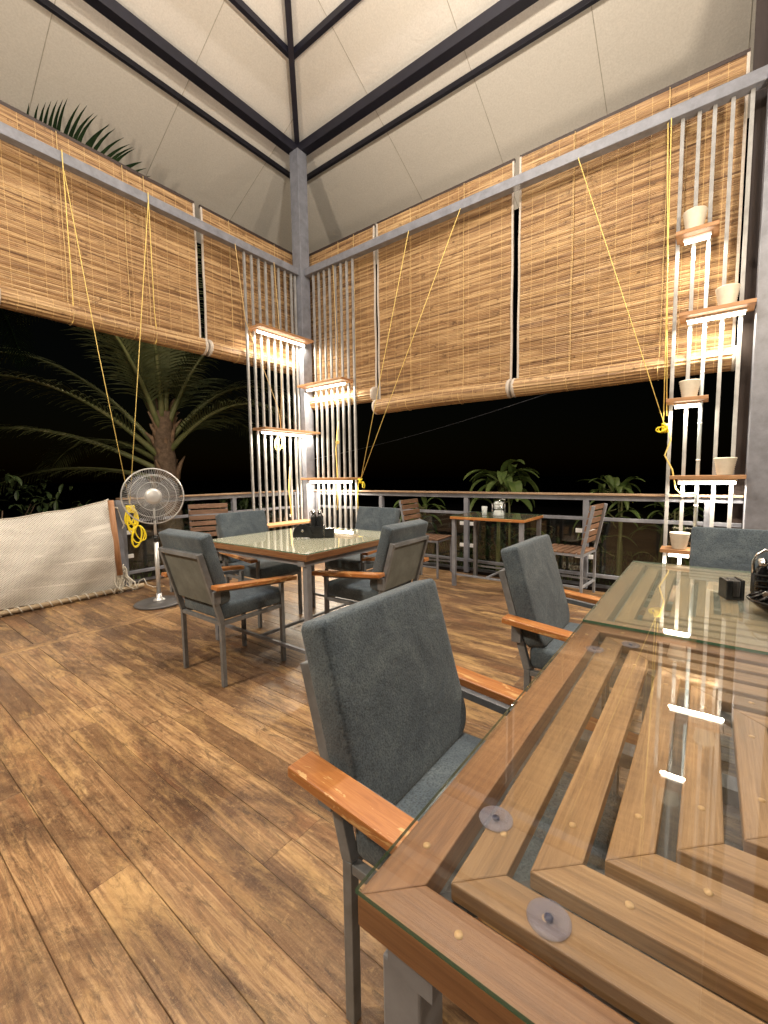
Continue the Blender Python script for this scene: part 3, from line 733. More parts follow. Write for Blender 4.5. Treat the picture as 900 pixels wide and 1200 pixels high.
def make_chair(label):
    """faces +Y, origin at floor centre of the legs"""
    r=thing('upholstered_armchair',label,'armchair',group='grey upholstered armchairs at the glass tables')
    W=.213; YR,YF=-.215,.215
    th=math.atan2(.115,.405)      # backrest lean
    stile_b=Vector((0,YR,.385)); stile_t=Vector((0,YR-.115,.79))
    for sx in (-1,1):
        MB().box(sx*W-.0125,sx*W+.0125,YR-.0125,YR+.0125,.002,.385).build('leg',FRAME,r,bevel=.002)
        MB().box(sx*W-.0125,sx*W+.0125,YF-.0125,YF+.0125,.002,.545).build('leg',FRAME,r,bevel=.002)
    bf=MB()
    for sx in (-1,1): bf.bar((sx*W,stile_b.y,stile_b.z),(sx*W,stile_t.y,stile_t.z),.025,.03,up=(0,1,0))
    bf.bar((-W+.0126,stile_t.y+.004,stile_t.z-.014),(W-.0126,stile_t.y+.004,stile_t.z-.014),.028,.025)
    bf.build('back_frame',FRAME,r,bevel=.002)
    sf=MB()
    for y_ in (YR,YF): sf.box(-W+.0126,W-.0126,y_-.011,y_+.011,.362,.384)
    for sx in (-1,1): sf.box(sx*W-.011,sx*W+.011,YR+.0128,YF-.0128,.361,.383)
    sf.build('seat_frame',FRAME,r,bevel=.002)
    # seat cushion
    outl=rrect(.50,.475,.025,.03); T=Matrix.Translation((0,-.195,.386))
    T2=Matrix.Translation((0,-.212,.387))
    # widen between arms posts
    outl=[(x_*.424/.50,y_*.96) for x_,y_ in outl]
    cushion('seat',outl,.094,T2,r,puff=.006,bev=.018,seed=3)
    # backrest: local y up, z thickness toward front
    ob=rrect(.468,.435,.065,.016,7)
    ca=math.cos(th); sa=math.sin(th)
    up=Vector((0,-sa,ca)); fr=Vector((0,ca,sa)); rt=Vector((1,0,0)).cross(Vector((0,0,0)))
    base=stile_b+up*.075+fr*.017
    T3=Matrix(((1,up.x,fr.x,base.x),(0,up.y,fr.y,base.y),(0,up.z,fr.z,base.z),(0,0,0,1)))
    cushion('backrest',ob,.076,T3,r,puff=.003,bev=.010,seed=4)
    pb=stile_b+up*.10+fr*.0; pt_=stile_b+up*.395
    MB().hexa([pb+Vector((-W+.014,-.0,0)),pb+Vector((W-.014,0,0)),pb+Vector((W-.014,0,0))+fr*.014,pb+Vector((-W+.014,0,0))+fr*.014,
               pt_+Vector((-W+.014,0,0)),pt_+Vector((W-.014,0,0)),pt_+Vector((W-.014,0,0))+fr*.014,pt_+Vector((-W+.014,0,0))+fr*.014]).build('back_panel',PANEL,r)
    for sx in (-1,1):
        a=Vector((sx*.28,-.292,.605)); b=Vector((sx*.28,.265,.555))
        MB().bar(a,b,.066,.024).build('armrest',ARMW,r,bevel=.004)
        ad=Vector((b-a)).normalized()
        MB().bar((sx*.245,-.265,.582),(sx*.245,.205,.540),.036,.022).build('arm_rail',FRAME,r,bevel=.002)
        MB().box(sx*.236-.012,sx*.236+.012,-.275,-.235,.50,.572).build('arm_bracket',FRAME,r,bevel=.002)
    return r
ch=make_chair('grey armchair in the foreground pulled up to the nearest table, seen from its left front')
ch.location=(.842,.366,0); ch.rotation_euler=(0,0,PI)
dup(ch,(1.955,.362,0),PI,'grey armchair at the long side of the second table, in front of the railing table')
dup(ch,(2.63,-.165,0),PI/2,'grey armchair at the far end of the second table, behind the black tableware')
dup(ch,(1.54,2.39,0),-PI/2,'grey armchair seen from behind at the left of the middle table, nearest the fan')
dup(ch,(2.26,1.845,0),.05,'grey armchair seen from behind at the right of the middle table')
dup(ch,(2.26,3.03,0),PI+.0,'grey armchair at the back left of the middle table, facing the camera')
dup(ch,(2.96,2.54,0),PI/2,'grey armchair at the back right of the middle table, facing the camera')

# ================================================================ wooden folding chairs at the railing
def folding_chair(label):
    r=thing('slatted_chair',label,'chair',group='wooden slatted chairs by the railing')
    W=.20
    for sx in (-1,1):
        MB().bar((sx*W,-.20,.002),(sx*W,-.20,.44),.022,.022).build('leg',TGREY,r,bevel=.002)
        MB().bar((sx*W,.20,.002),(sx*W,.20,.44),.022,.022).build('leg',TGREY,r,bevel=.002)
        MB().bar((sx*W,-.20,.44),(sx*W,-.29,.90),.024,.026,up=(0,1,0)).build('back_stile',TGREY,r,bevel=.002)
    m=MB()
    for sx in (-1,1): m.box(sx*W-.010,sx*W+.010,-.188,.188,.42,.44)
    m.box(-W+.012,W-.012,-.21,-.19,.42,.44); m.box(-W+.012,W-.012,.19,.21,.42,.44)
    m.build('seat_frame',TGREY,r)
    for sx in (-1,1): MB().box(sx*W-.008,sx*W+.008,-.188,.188,.12,.138).build('stretcher',TGREY,r)
    MB().box(-W+.012,W-.012,-.21,-.19,.12,.138).build('stretcher',TGREY,r)
    for k in range(7): MB().box(-W-.01,W+.01,-.205+.061*k,-.205+.061*k+.048,.442,.458).build('seat_slat',SLATW,r,bevel=.003)
    for k in range(6):
        z=.535+.064*k; y=-.20-.09*(z-.44)/.46
        MB().hexa([(-W-.012,y+.014,z),(W+.012,y+.014,z),(W+.012,y+.028,z),(-W-.012,y+.028,z),(-W-.012,y+.005,z+.048),(W+.012,y+.005,z+.048),(W+.012,y+.019,z+.048),(-W-.012,y+.019,z+.048)]).build('back_slat',SLATW,r,bevel=.003)
    return r
fc=folding_chair('wooden slatted chair at the left end of the railing table'); fc.location=(4.44,2.69,0); fc.rotation_euler=(0,0,PI+.1)
dup(fc,(4.45,1.10,0),-.08,'wooden slatted chair at the right end of the railing table, beside a rail post')
dup(fc,(2.60,4.34,0),PI-.35,'wooden slatted chair partly hidden between the standing fan and the middle table')

# ================================================================ standing fan
def fan():
    r=thing('pedestal_fan','tall chrome pedestal fan with a round wire cage and dark disc base','fan',(1.90,4.18,0))
    MB().lathe([(0,0.002),(.215,.002),(.22,.012),(.20,.024),(.05,.034),(0,.035)],48).build('base',paint('dark_fan_base',(.10,.10,.105),.35),r)
    MB().lathe([(.0,.03),(.055,.032),(.05,.046),(.026,.062),(.026,.10),(0,.10)],24).build('collar',MIRROR,r)
    MB().tube([(0,0,.06),(0,0,.62)],.019,20).build('lower_pole',MIRROR,r)
    MB().lathe([(.019,.60),(.024,.602),(.024,.66),(.014,.665)],20).build('clamp_ring',BLACK,r)
    MB().tube([(0,0,.62),(0,0,.92)],.012,16).build('upper_pole',MIRROR,r)
    c=Vector((0,0,1.035)); f=Vector((-1.9,-4.18,.15)).normalized()
    q=f.to_track_quat('Z','Y').to_matrix().to_4x4(); T=Matrix.Translation(c)@q
    mot=MB(); mot.lathe([(0,-.22),(.05,-.21),(.062,-.17),(.062,-.08),(.04,-.05),(0,-.05)],24,T); mot.tube([(0,0,.9),T@Vector((0,-.02,-.13))],.016,10)
    mot.build('motor',MIRROR,r)
    cg=MB(); R=.262
    def ring(rad,z,rr):
        pts=[T@Vector((rad*math.cos(2*PI*k/48),rad*math.sin(2*PI*k/48),z)) for k in range(49)]; cg.tube(pts,rr,5,False)
    ring(R,0,.0045); ring(R*.985,.012,.003); ring(R*.98,-.014,.003)
    ring(R*.74,.060,.0022); ring(R*.5,.076,.0022); ring(R*.27,.084,.0025); ring(R*.8,-.055,.002)
    for k in range(84):
        a=2*PI*k/84; 
        cg.tube([T@Vector((rr*math.cos(a+.25*(1-rr/R)),rr*math.sin(a+.25*(1-rr/R)),z)) for rr,z in ((R*.27,.085),(R*.5,.077),(R*.74,.061),(R*.93,.032),(R,.004))],.0011,3,False)
    for k in range(60):
        a=2*PI*k/60
        cg.tube([T@Vector((rr*math.cos(a),rr*math.sin(a),z)) for rr,z in ((R*.2,-.075),(R*.6,-.07),(R*.9,-.04),(R,-.004))],.0011,3,False)
    cg.build('wire_cage',MIRROR,r)
    MB().lathe([(0,.094),(.05,.092),(.070,.086),(.070,.082),(0,.082)],28,T).build('cage_badge',MIRROR,r)
    b=MB().lathe([(0,.05),(.03,.05),(.035,.03),(.035,-.03),(0,-.03)],20,T).build('hub',BLACK,r)
    bl=MB()
    for k in range(3):
        a0=2*PI*k/3+.4; nn=9; mm=6; base=len(bl.v)
        for i in range(nn):
            rr=.03+.20*i/(nn-1); wd=.5+.38*math.sin(PI*min(1,i/(nn-1)*.9+.1))
            for j in range(mm):
                t_=j/(mm-1)-.5; a=a0+t_*wd*1.7; bl.v.append(T@Vector((rr*math.cos(a),rr*math.sin(a),.03*t_*(1+.3*i/nn))))
        for i in range(nn-1):
            for j in range(mm-1): bl.face([base+i*mm+j,base+i*mm+j+1,base+(i+1)*mm+j+1,base+(i+1)*mm+j],None,0,True)
    bo=bl.build('blades',CLEARBL,r); s=bo.modifiers.new('thick','SOLIDIFY'); s.thickness=.002
m_,t_,b_=new_mat('smoky_clear_blade'); b_.inputs['Base Color'].default_value=(.16,.17,.19,1); b_.inputs['Roughness'].default_value=.2; b_.inputs['Alpha'].default_value=.45; CLEARBL=m_
fan()

# ================================================================ net barrier on the left
POLEW=wood('pale_pole_wood',(.34,.25,.15),(.46,.36,.24),(.58,.48,.34),.6,3,20)
nb=thing('net_barrier','sagging white knotted net stretched between a wooden post and the left edge','net',(1.3,5.0,0))
def wnet(mb,name,mat,**k): return mb.build(name,mat,nb,world=True,**k)
mb=MB(); NU,NV=72,30
def topz(x): # x from -1.2..1.82
    s=(1.83-x)/3.0; return .992-.30*s**.62 if s>0 else .992
def netp(i,j):
    x=-1.3+3.13*i/NU; s=j/NV
    zt_=topz(x)+(.004*math.sin(x*160)); zb_=.055+.02*math.sin(x*3)
    y=5.02-.10*math.sin(PI*s)-.05*(1-s)+.018*math.sin(x*5+s*4)+.010*math.sin(x*13-s*9)
    return Vector((x,y,zb_+(zt_-zb_)*s))
for i in range(NU+1):
    for j in range(NV+1): mb.v.append(netp(i,j))
for i in range(NU):
    for j in range(NV):
        q=[i*(NV+1)+j,(i+1)*(NV+1)+j,(i+1)*(NV+1)+j+1,i*(NV+1)+j+1]; f=lambda i,j:(3.13*i/NU,.95*j/NV)
        mb.face(q,[f(i,j),f(i+1,j),f(i+1,j+1),f(i,j+1)],0,True)
wnet(mb,'net_mesh',NET)
wnet(MB().tube([netp(i,NV)+Vector((0,0,.002)) for i in range(NU+1)],.006,6),'top_cord',WHITEROPE)
wnet(MB().tube([(1.835,4.88,.20),(1.800,4.90,.985)],.028,14),'wooden_post',POSTW)
wnet(MB().box(1.875,1.93,4.98,5.03,.002,.975),'steel_post',STEEL,bevel=.003)
wnet(MB().tube([(-1.3,4.915,.035),(2.08,4.93,.035)],.022,12),'bottom_pole',POLEW)
lace=MB(); pts=[]
for i in range(420):
    x=-1.2+3.05*i/419; a=x*2*PI/.075; pts.append((x,4.92+.030*math.cos(a),.037+.030*math.sin(a)))
lace.tube(pts,.0045,5); wnet(lace,'lacing',WHITEROPE)
# bundled net tied round the post foot
bun=MB(); rnd=random.Random(5)
for k in range(26):
    p=Vector((1.85+rnd.uniform(-.05,.05),4.93+rnd.uniform(-.02,.02),.27+rnd.uniform(-.03,.04))); pts=[p.copy()]
    for i in range(7): p=p+Vector((rnd.uniform(-.022,.034),rnd.uniform(-.018,.018),-.036)); pts.append(p.copy())
    bun.tube(pts,rnd.uniform(.004,.009),5)
for k in range(5):
    zc=.25-.035*k; pts=[(1.86+.045*math.cos(2*PI*i/20),4.965+.045*math.sin(2*PI*i/20),zc+rnd.uniform(-.006,.006)) for i in range(21)]; bun.tube(pts,.006,5)
wnet(bun,'tied_bundle',WHITEROPE)
tl=MB()
tl.tube([(1.90,4.93,.07),(1.97,4.86,.02),(2.02,4.88,.10),(2.06,4.86,.12),(2.08,4.84,.05),(2.14,4.82,.012),(2.20,4.83,.010)],.005,6)
tl.tube([(1.80,4.94,.92)]+[(1.84+.05*math.cos(a),4.975+.04*math.sin(a),.90+.01*math.sin(3*a)) for a in [k*.5 for k in range(14)]]+[(1.90,4.93,.78),(1.925,4.92,.70),(1.90,4.92,.68),(1.925,4.92,.735),(1.91,4.92,.76)],.0045,6)
wnet(tl,'loose_twine',WHITEROPE)

# ================================================================ cords
def cord(label,pts,r=.0055,mat=None,extra=None):
    root=thing('pull_cord',label,'cord',pts[0] if False else (pts[-1][0],pts[-1][1],pts[-1][2]),group='blind pull cords')
    for nm,pp,rr,mt in [('cord_line',pts,r,mat or CORD)]+(extra or []): MB().tube(pp,rr,6).build(nm,mt,root,world=True)
    return root
def sag(a,b,s,n=10): a=Vector(a);b=Vector(b); return [a.lerp(b,i/n)-Vector((0,0,s*math.sin(PI*i/n))) for i in range(n+1)]
def knot(c,R=.022,seed=0,n=60):
    rnd=random.Random(seed); c=Vector(c); ph=[rnd.uniform(0,6) for _ in range(6)]
    return [c+Vector((R*math.sin(2.1*t+ph[0]),R*.6*math.sin(3.3*t+ph[1]),R*math.sin(2.7*t+ph[2]))) for t in [i*.25 for i in range(n)]]
def hank(c,w,h,loops,seed,axis='x'):
    """hanging loops of rope"""
    rnd=random.Random(seed); pts=[]; c=Vector(c)
    for l in range(loops):
        ww=w*rnd.uniform(.55,1.0); hh=h*rnd.uniform(.6,1.0); dx=rnd.uniform(-.3,.3)*w; dy=rnd.uniform(-.02,.02)
        for i in range(16):
            a=2*PI*i/16; u=dx*(1-math.cos(a))/2+ww/2*math.sin(a); z=-(1-math.cos(a))/2*hh
            pts.append(c+(Vector((u,dy*math.sin(a),z)) if axis=='x' else Vector((dy*math.sin(a),u,z))))
    pts.append(c); return pts
K=(1.99,4.92,.93)
cord('yellow cord pair meeting above a coiled hank of yellow rope beside the fan',[(1.63,5.0,4.12),(1.80,4.96,2.5),K],.0038,CORD,
     [('cord_line',[(2.40,5.0,4.2),(2.20,4.96,2.6),K],.0038,CORD),('coil',hank((1.99,4.90,.90),.12,.30,7,3),.0075,ROPEY),('coil',hank((2.05,4.90,.70),.15,.24,4,8),.0065,ROPEY),('knot',knot((1.985,4.90,.88),.035,2),.008,ROPEY)])
cord('short yellow cord loop hanging from the beam over the left end of the large blind',[(1.62,4.99,4.3),(1.66,5.10,3.2),(1.67,5.14,2.80),(1.65,5.14,2.76)],.0045)
cord('yellow cord loop hanging in front of the large left blind above the palm crown',[(2.40,4.99,4.3),(2.45,5.10,3.1),(2.485,5.14,2.82),(2.46,5.14,2.74)],.0045)
K2=(4.60,3.90,1.15)
cord('pair of slanting yellow cords tied to the rod screen right of the corner post',[(4.62,3.074,4.2),K2],.0038,CORD,
     [('cord_line',[(4.62,2.37,4.2),K2],.0038,CORD),('knot',knot((4.61,3.92,1.13),.03,4),.006,ROPEY),('loop',hank((4.60,3.86,1.12),.05,.09,2,5,'y'),.005,ROPEY),('tail',[(4.62,3.96,1.12),(4.62,3.98,.9),(4.64,3.99,.6)],.005,ROPEY)])
K3=(4.60,.335,1.60)
cord('yellow cord slanting across the right blind to a bright knot on the pot screen',[(4.62,1.125,4.2),K3],.0038,CORD,
     [('cord_line',[(4.62,.383,4.2),(4.61,.35,1.66)],.0042,CORD),('cord_line',[(4.66,.41,4.2),(4.64,.33,1.7)],.0045,CORD),('knot',knot((4.60,.335,1.59),.035,9),.009,ROPEY),('loop',hank((4.58,.36,1.60),.09,.05,2,6,'y'),.006,ROPEY),
      ('tail',[(4.60,.31,1.60),(4.60,.29,1.48),(4.61,.33,1.35),(4.62,.27,1.22),(4.64,.24,1.05),(4.66,.20,1.0),(4.66,.10,1.01)],.007,CORD)])
cord('yellow cord with a small coil woven between the rods left of the corner post',[(3.47,4.99,4.2),(3.60,5.02,3.3),(4.10,5.02,2.2),(4.17,5.02,1.75)],.0045,CORDT,
     [('cord_line',[(4.09,4.99,4.2),(4.20,5.02,2.9),(4.13,5.02,1.8)],.0045,CORDT),('coil',hank((4.12,5.03,1.80),.17,.28,3,7),.006,CORD),('tail',[(4.30,5.03,1.35),(4.26,5.03,1.0),(4.30,5.03,.62)],.010,CORD)])
cord('yellow cord hanging between the rods just right of the corner post',[(4.66,4.40,4.2),(4.66,4.34,2.6)],.0045,CORDT,
     [('cord_line',[(4.66,4.36,2.0),(4.66,4.42,1.6),(4.66,4.40,1.2),(4.66,4.42,.7)],.009,CORD),('knot',knot((4.655,4.38,1.70),.022,3),.006,CORD)])

# ================================================================ things on the tables
def centre_caddy():
    r=thing('condiment_caddy','black condiment caddy with a round napkin holder on the middle table','caddy',(2.19,2.31,.751)); r.scale=(1.15,1.15,1.25)
    d1=Vector((.60,-.80,0)); d2=Vector((.8,.6,0))       # along the picture / away
    def at(a,b,z): return d1*a+d2*b+Vector((0,0,z))
    def disc(a,b,name):
        pts=[]; n=20
        T=Matrix.Translation(at(a,b,0))@Matrix(((d1.x,0,d2.x,0),(d1.y,0,d2.y,0),(0,1,0,0),(0,0,0,1)))
        out=[(.062*math.cos(PI*k/n-.25+.5*k/n),.052+.0+.062*math.sin(PI*k/n-.25+.5*k/n)-.03) for k in range(n+1)]
        out=[(x_,max(0,y_)) for x_,y_ in out]
        MB().prism(out,-.004,.004,T=T).build(name,BLACK,r,bevel=.001)
        MB().lathe([(0,.0065),(.008,.006),(.008,.0042)],12,T@Matrix.Translation((0,.045,0))@Matrix.Scale(-1,4,(0,0,1))).build('pin',CHROME,r)
    disc(-.070,-.045,'napkin_plate'); disc(-.050,.01,'napkin_plate')
    def pb(a0,a1,b0,b1,z0,z1): 
        P8=[at(a,b,z) for z in (z0,z1) for a,b in ((a0,b0),(a1,b0),(a1,b1),(a0,b1))]; return MB().hexa(P8)
    pb(-.03,.06,-.04,.05,0,.07).build('caddy_box',BLACK,r,bevel=.003)
    for k,(a,b) in enumerate(((-.005,-.015),(.035,-.015),(-.005,.025),(.035,.025))):
        T=Matrix.Translation(at(a,b,0)); MB().lathe([(.016,.05),(.017,.12),(.012,.135),(.0,.135)],16,T).build('bottle',BLACK,r)
        MB().lathe([(.012,.134),(.013,.158),(.006,.165),(0,.165)],14,T).build('bottle_cap',CHROME,r)
    h=MB().tube([at(-.03,.005,.07),at(-.03,.005,.15),at(-.01,.005,.165),at(.01,.005,.15),at(.01,.005,.12)],.003,6); h.build('handle',CHROME,r)
    pb(.065,.125,-.03,.03,0,.055).build('holder',BLACK,r,bevel=.004)
centre_caddy()
def black_holder():
    r=thing('sachet_holder','small square black holder standing alone on the second table','holder',(1.925,-.078,.751))
    r.rotation_euler=(0,0,.35)
    MB().box(-.032,.032,-.026,-.017,0,.072).build('front_plate',BLACK,r,bevel=.003)
    MB().box(-.032,.032,.008,.028,0,.068).build('back_plate',BLACK,r,bevel=.003)
    MB().box(-.028,.028,-.0168,.0078,0,.01).build('base_plate',BLACK,r)
    m=MB()
    for k in range(4): m.hexa([(-.024,-.014+.005*k,.011),(.024,-.014+.005*k,.011),(.024,-.012+.005*k,.011),(-.024,-.012+.005*k,.011),(-.024,-.016+.006*k,.066),(.024,-.014+.006*k,.07),(.024,-.012+.006*k,.07),(-.024,-.014+.006*k,.066)])
    m.build('sachets',WHITEPL if False else DISC2,r)
DISC2=paint('dark_sachet_paper',(.10,.10,.10),.5)
black_holder()
GBLACK=paint('glossy_black_glaze',(.008,.008,.009),.06,0,.2,30,.0)
def ashtray():
    r=thing('black_dish','wide glossy black dish with a flared rim at the right edge of the second table','dish',(1.785,-.205,.751))
    n=28; mb=MB(); prof=[(0,.0),(.040,.0),(.062,.012),(.088,.034),(.096,.042),(.093,.047),(.080,.040),(.066,.052),(.050,.066),(.040,.068),(.034,.05),(0,.045)]
    mb.lathe(prof,n); mb.build('bowl',GBLACK,r)
    m2=MB()
    for k in range(14):
        a=2*PI*k/14; m2.tube([(.088*math.cos(a),.088*math.sin(a),.044),(.062*math.cos(a+.1),.062*math.sin(a+.1),.060)],.006,6)
    m2.build('ribs',GBLACK,r)
ashtray()
def bottle_caddy():
    r=thing('bottle_caddy','black wire caddy with dark bottles behind the glossy dish at the right edge','caddy',(2.03,-.20,.751))
    MB().box(-.045,.045,-.06,.06,0,.006).build('tray',BLACK,r)
    w=MB()
    for z in (.02,.04,.06,.08):
        w.tube([(-.045,-.06,z),(.045,-.06,z),(.045,.06,z),(-.045,.06,z),(-.045,-.06,z)],.003,5)
    for x_ in (-.045,0,.045):
        for y_ in (-.06,-.02,.02,.06): w.tube([(x_,y_,0),(x_,y_,.085)],.003,5)
    w.build('wire_basket',BLACK,r)
    for x_,y_ in ((-.02,.035),(-.02,-.012),(.022,.035),(.022,-.015)):
        T=Matrix.Translation((x_,y_,.006)); b=MB().lathe([(0,0),(.019,0),(.020,.06),(.018,.085),(.010,.10),(.010,.112),(0,.112)],18,T).build('bottle',GBLACK,r); MB().lathe([(.0105,.105),(.013,.107),(.013,.122),(0,.126)],14,T).build('cap',CHROME,b)
    h=MB(); h.tube([(0,.06,.08),(0,.062,.12),(0,.05,.15),(0,.03,.165),(0,.01,.16),(0,0,.14)],.005,8); h.build('handle',CHROME,r)
bottle_caddy()
def clear_caddy():
    r=thing('glass_caddy','clear jar and bottle caddy on the small railing table','caddy',(4.31,1.76,.766))
    MB().lathe([(0,0),(.055,0),(.058,.01),(.05,.05),(.035,.06),(0,.06)],20,Matrix.Translation((-.02,-.01,0))).build('jar',CLEAR,r)
    m=MB()
    for z in (.02,.09,.12): m.tube([(-.05,-.05,z),(.05,-.05,z),(.05,.05,z),(-.05,.05,z),(-.05,-.05,z)],.004,5)
    for x_ in (-.05,.05):
        for y_ in (-.05,.05): m.tube([(x_,y_,0),(x_,y_,.12)],.004,5)
    m.tube([(0,-.05,.12),(0,-.07,.17),(0,-.03,.175),(0,0,.15)],.005,6)
    m.build('rack',CHROME,r)
    for x_,y_ in ((-.02,.02),(.02,-.02),(.02,.02)): MB().lathe([(0,.07),(.02,.07),(.02,.13),(.012,.145),(0,.15)],14,Matrix.Translation((x_,y_,0))).build('bottle',CLEAR,r)
clear_caddy()
tag(recenter(MB().lathe([(0,0),(.026,0),(.030,.095),(.027,.095),(.023,.006),(0,.006)],20,Matrix.Translation((4.27,1.90,.766))).build('drinking_glass',CLEAR)),'empty drinking glass left of the caddy on the railing table','glass')

# ================================================================ planting beyond the deck
def frond(mb_leaf,mb_stem,base,az,elev,L,droop,nl=46,ll=.55,wid=.028,rnd=random,hang=.5):
    """pinnate palm frond"""
    d=Vector((math.cos(az)*math.cos(elev),math.sin(az)*math.cos(elev),math.sin(elev))); p=Vector(base); pts=[p.copy()]; dirs=[d.copy()]
    N_=24
    for i in range(N_):
        d=(d+Vector((0,0,-droop/N_*(.4+1.6*i/N_)))).normalized(); p=p+d*L/N_; pts.append(p.copy()); dirs.append(d.copy())
    mb_stem.tube(pts,[.052*(1-i/N_)**1.4+.006 for i in range(N_+1)] if L>1.5 else [.014*(1-i/N_)+.003 for i in range(N_+1)],6)
    for k in range(nl):
        t=.16+.84*k/(nl-1); f=t*N_; i=min(int(f),N_-1); q=pts[i].lerp(pts[i+1],f-i); dd=dirs[i]
        sd=dd.cross(Vector((0,0,1))).normalized(); up=sd.cross(dd).normalized()
        l=ll*math.sin(PI*min(.97,.18+.78*t))**.6*rnd.uniform(.85,1.1)
        for s in (-1,1):
            ld=(sd*s*1.0+dd*(.55+.5*t)+up*.15).normalized(); prev=None; w0=wid*rnd.uniform(.8,1.1); a=q.copy(); nn=5
            for j in range(nn+1):
                tt=j/nn; ww=w0*(1-tt)**.7*(.6+.4*min(1,tt*5)); n_=ld.cross(up).normalized()
                cur=(a-n_*ww/2+up*.0,a+n_*ww/2)
                if prev: mb_leaf.quad([prev[0],prev[1],cur[1],cur[0]],sm=True)
                prev=cur; a=a+ld*l/nn; ld=(ld+Vector((0,0,-hang*rnd.uniform(.25,.45)))).normalized()
def palm():
    c=Vector((4.02,8.1,0))
    r=thing('coconut_palm','coconut palm with drooping fronds lit from the deck, behind the fan','palm tree',(4.02,8.1,-.62))
    tr=MB(); pts=[]; rs=[]
    for i in range(30):
        z=-.62+3.05*i/29; pts.append((4.02-.10*math.sin(i/29*1.4)+.0,8.1,z)); rs.append(.235-.075*i/29+(.010 if i%2 else -.004))
    tr.tube(pts,rs,20); tr.build('trunk',BARK,r,world=True)
    rnd=random.Random(11); top=Vector((3.93,8.1,1.9))
    hk=MB()
    for k in range(34):
        a=rnd.uniform(0,2*PI); z=rnd.uniform(.9,2.5); rr=.16 if z<1.6 else .12; b=Vector((3.95+math.cos(a)*rr,8.1+math.sin(a)*rr,z)); e=b+Vector((math.cos(a)*rnd.uniform(.08,.22),math.sin(a)*rnd.uniform(.08,.22),rnd.uniform(.10,.40)))
        hk.tube([b-Vector((0,0,.08)),b.lerp(e,.5)+Vector((0,0,.03)),e],[.06,.040,.010],6)
    hk.build('husk',HUSK,r,world=True)
    lv,stm=MB(),MB()
    # azimuth, elevation, length, droop, start height
    specs=[(2.50,.95,4.0,1.55,1.75),(2.75,.55,3.8,1.15,1.35),(2.1,1.15,3.8,1.6,2.2),(3.1,.80,3.6,1.4,1.6),(-2.6,1.1,3.2,1.5,2.1),(-2.1,1.25,3.0,1.7,2.3),(2.35,.25,3.3,.75,1.2),
           (-1.05,.80,2.9,1.6,1.7),(-.55,.95,2.9,1.7,1.9),(.1,.7,2.9,1.7,1.8),(-.85,1.2,2.9,1.7,2.2),(.6,1.0,3.0,1.7,2.1),(1.3,1.2,3.0,1.5,2.3),(1.8,1.25,3.2,1.4,2.3),(-1.5,1.4,2.8,1.2,2.4),(1.9,.5,3.2,1.2,1.5)]
    for az,el,L,dr,z in specs:
        frond(lv,stm,(3.93+math.cos(az)*.10,8.1+math.sin(az)*.10,z),az,el,L,dr,50,.85,.042,rnd,.55)
    lv.build('crown',FROND,r,world=True); stm.build('frond_stems',FRONDSTEM,r,world=True)
palm()
def overhead_palm():
    r=thing('palm_frond_tree','tall palm whose frond tip shows between the left blind and the roof','palm tree',(1.2,7.6,-.62))
    rnd=random.Random(3)
    MB().tube([(1.2-.0,7.6,-.62),(1.22,7.6,2),(1.25,7.55,4.25)],[.17,.13,.10],14).build('trunk',BARK,r,world=True)
    lv,stm=MB(),MB()
    # the tip that reaches in over the blind
    for az,el,L,dr in ((2.0,.1,1.8,1.4),(2.9,.1,1.8,1.5),(.9,.0,1.7,1.6),(3.7,.0,1.8,1.5)):
        frond(lv,stm,(1.25,7.55,3.9),az,el,L,dr,36,.5,.025,rnd,.5)
    pts=[Vector((1.25,7.5,4.2)),Vector((1.30,6.8,4.70)),Vector((1.72,6.2,4.92)),Vector((2.0,5.9,4.86)),Vector((2.35,5.8,4.74)),Vector((2.72,5.75,4.62))]
    tip=MB(); stm.tube(pts,[.03,.025,.02,.015,.01,.004],6)
    for i in range(2,len(pts)-1):
        for k in range(9):
            q=pts[i].lerp(pts[i+1],k/9); dd=(pts[i+1]-pts[i]).normalized(); t=(i-2+k/9)/3
            l=.62*math.sin(PI*(.26+.62*t))
            ld=(Vector((0,0,1))+dd*(-.10+.95*t)+Vector((rnd.uniform(-.08,.08),0,0))).normalized(); a=q.copy(); prev=None
            n_=ld.cross(Vector((-.3,-1,0))).normalized()
            for j in range(6):
                w_=.052*(1-j/5)**.75+.001; cur=(a-n_*w_/2,a+n_*w_/2)
                if prev: tip.quad([prev[0],prev[1],cur[1],cur[0]],sm=True)
                prev=cur; a=a+ld*l/5; ld=(ld+dd*.10).normalized()
    tip.build('frond_tip',FROND_SHADED,r,world=True)
    lv.build('crown',FROND_SHADED,r,world=True); stm.build('frond_stems',FROND_SHADED,r,world=True)
overhead_palm()
def leafblade(mb,base,d,L,W,droop,n=8):
    p=Vector(base); d=Vector(d).normalized(); prev=None
    for j in range(n+1):
        t=j/n; w_=W*math.sin(PI*min(.98,.06+.92*t))**.8; sd=d.cross(Vector((0,0,1)))
        if sd.length<.05: sd=Vector((1,0,0))
        sd.normalize(); up=sd.cross(d).normalized()
        cur=(p-sd*w_/2+up*w_*.18,p.copy(),p+sd*w_/2+up*w_*.18)
        if prev: mb.quad([prev[0],prev[1],cur[1],cur[0]],sm=True); mb.quad([prev[1],prev[2],cur[2],cur[1]],sm=True)
        prev=cur; p=p+d*L/n; d=(d+Vector((0,0,-droop/n*1.5))).normalized()
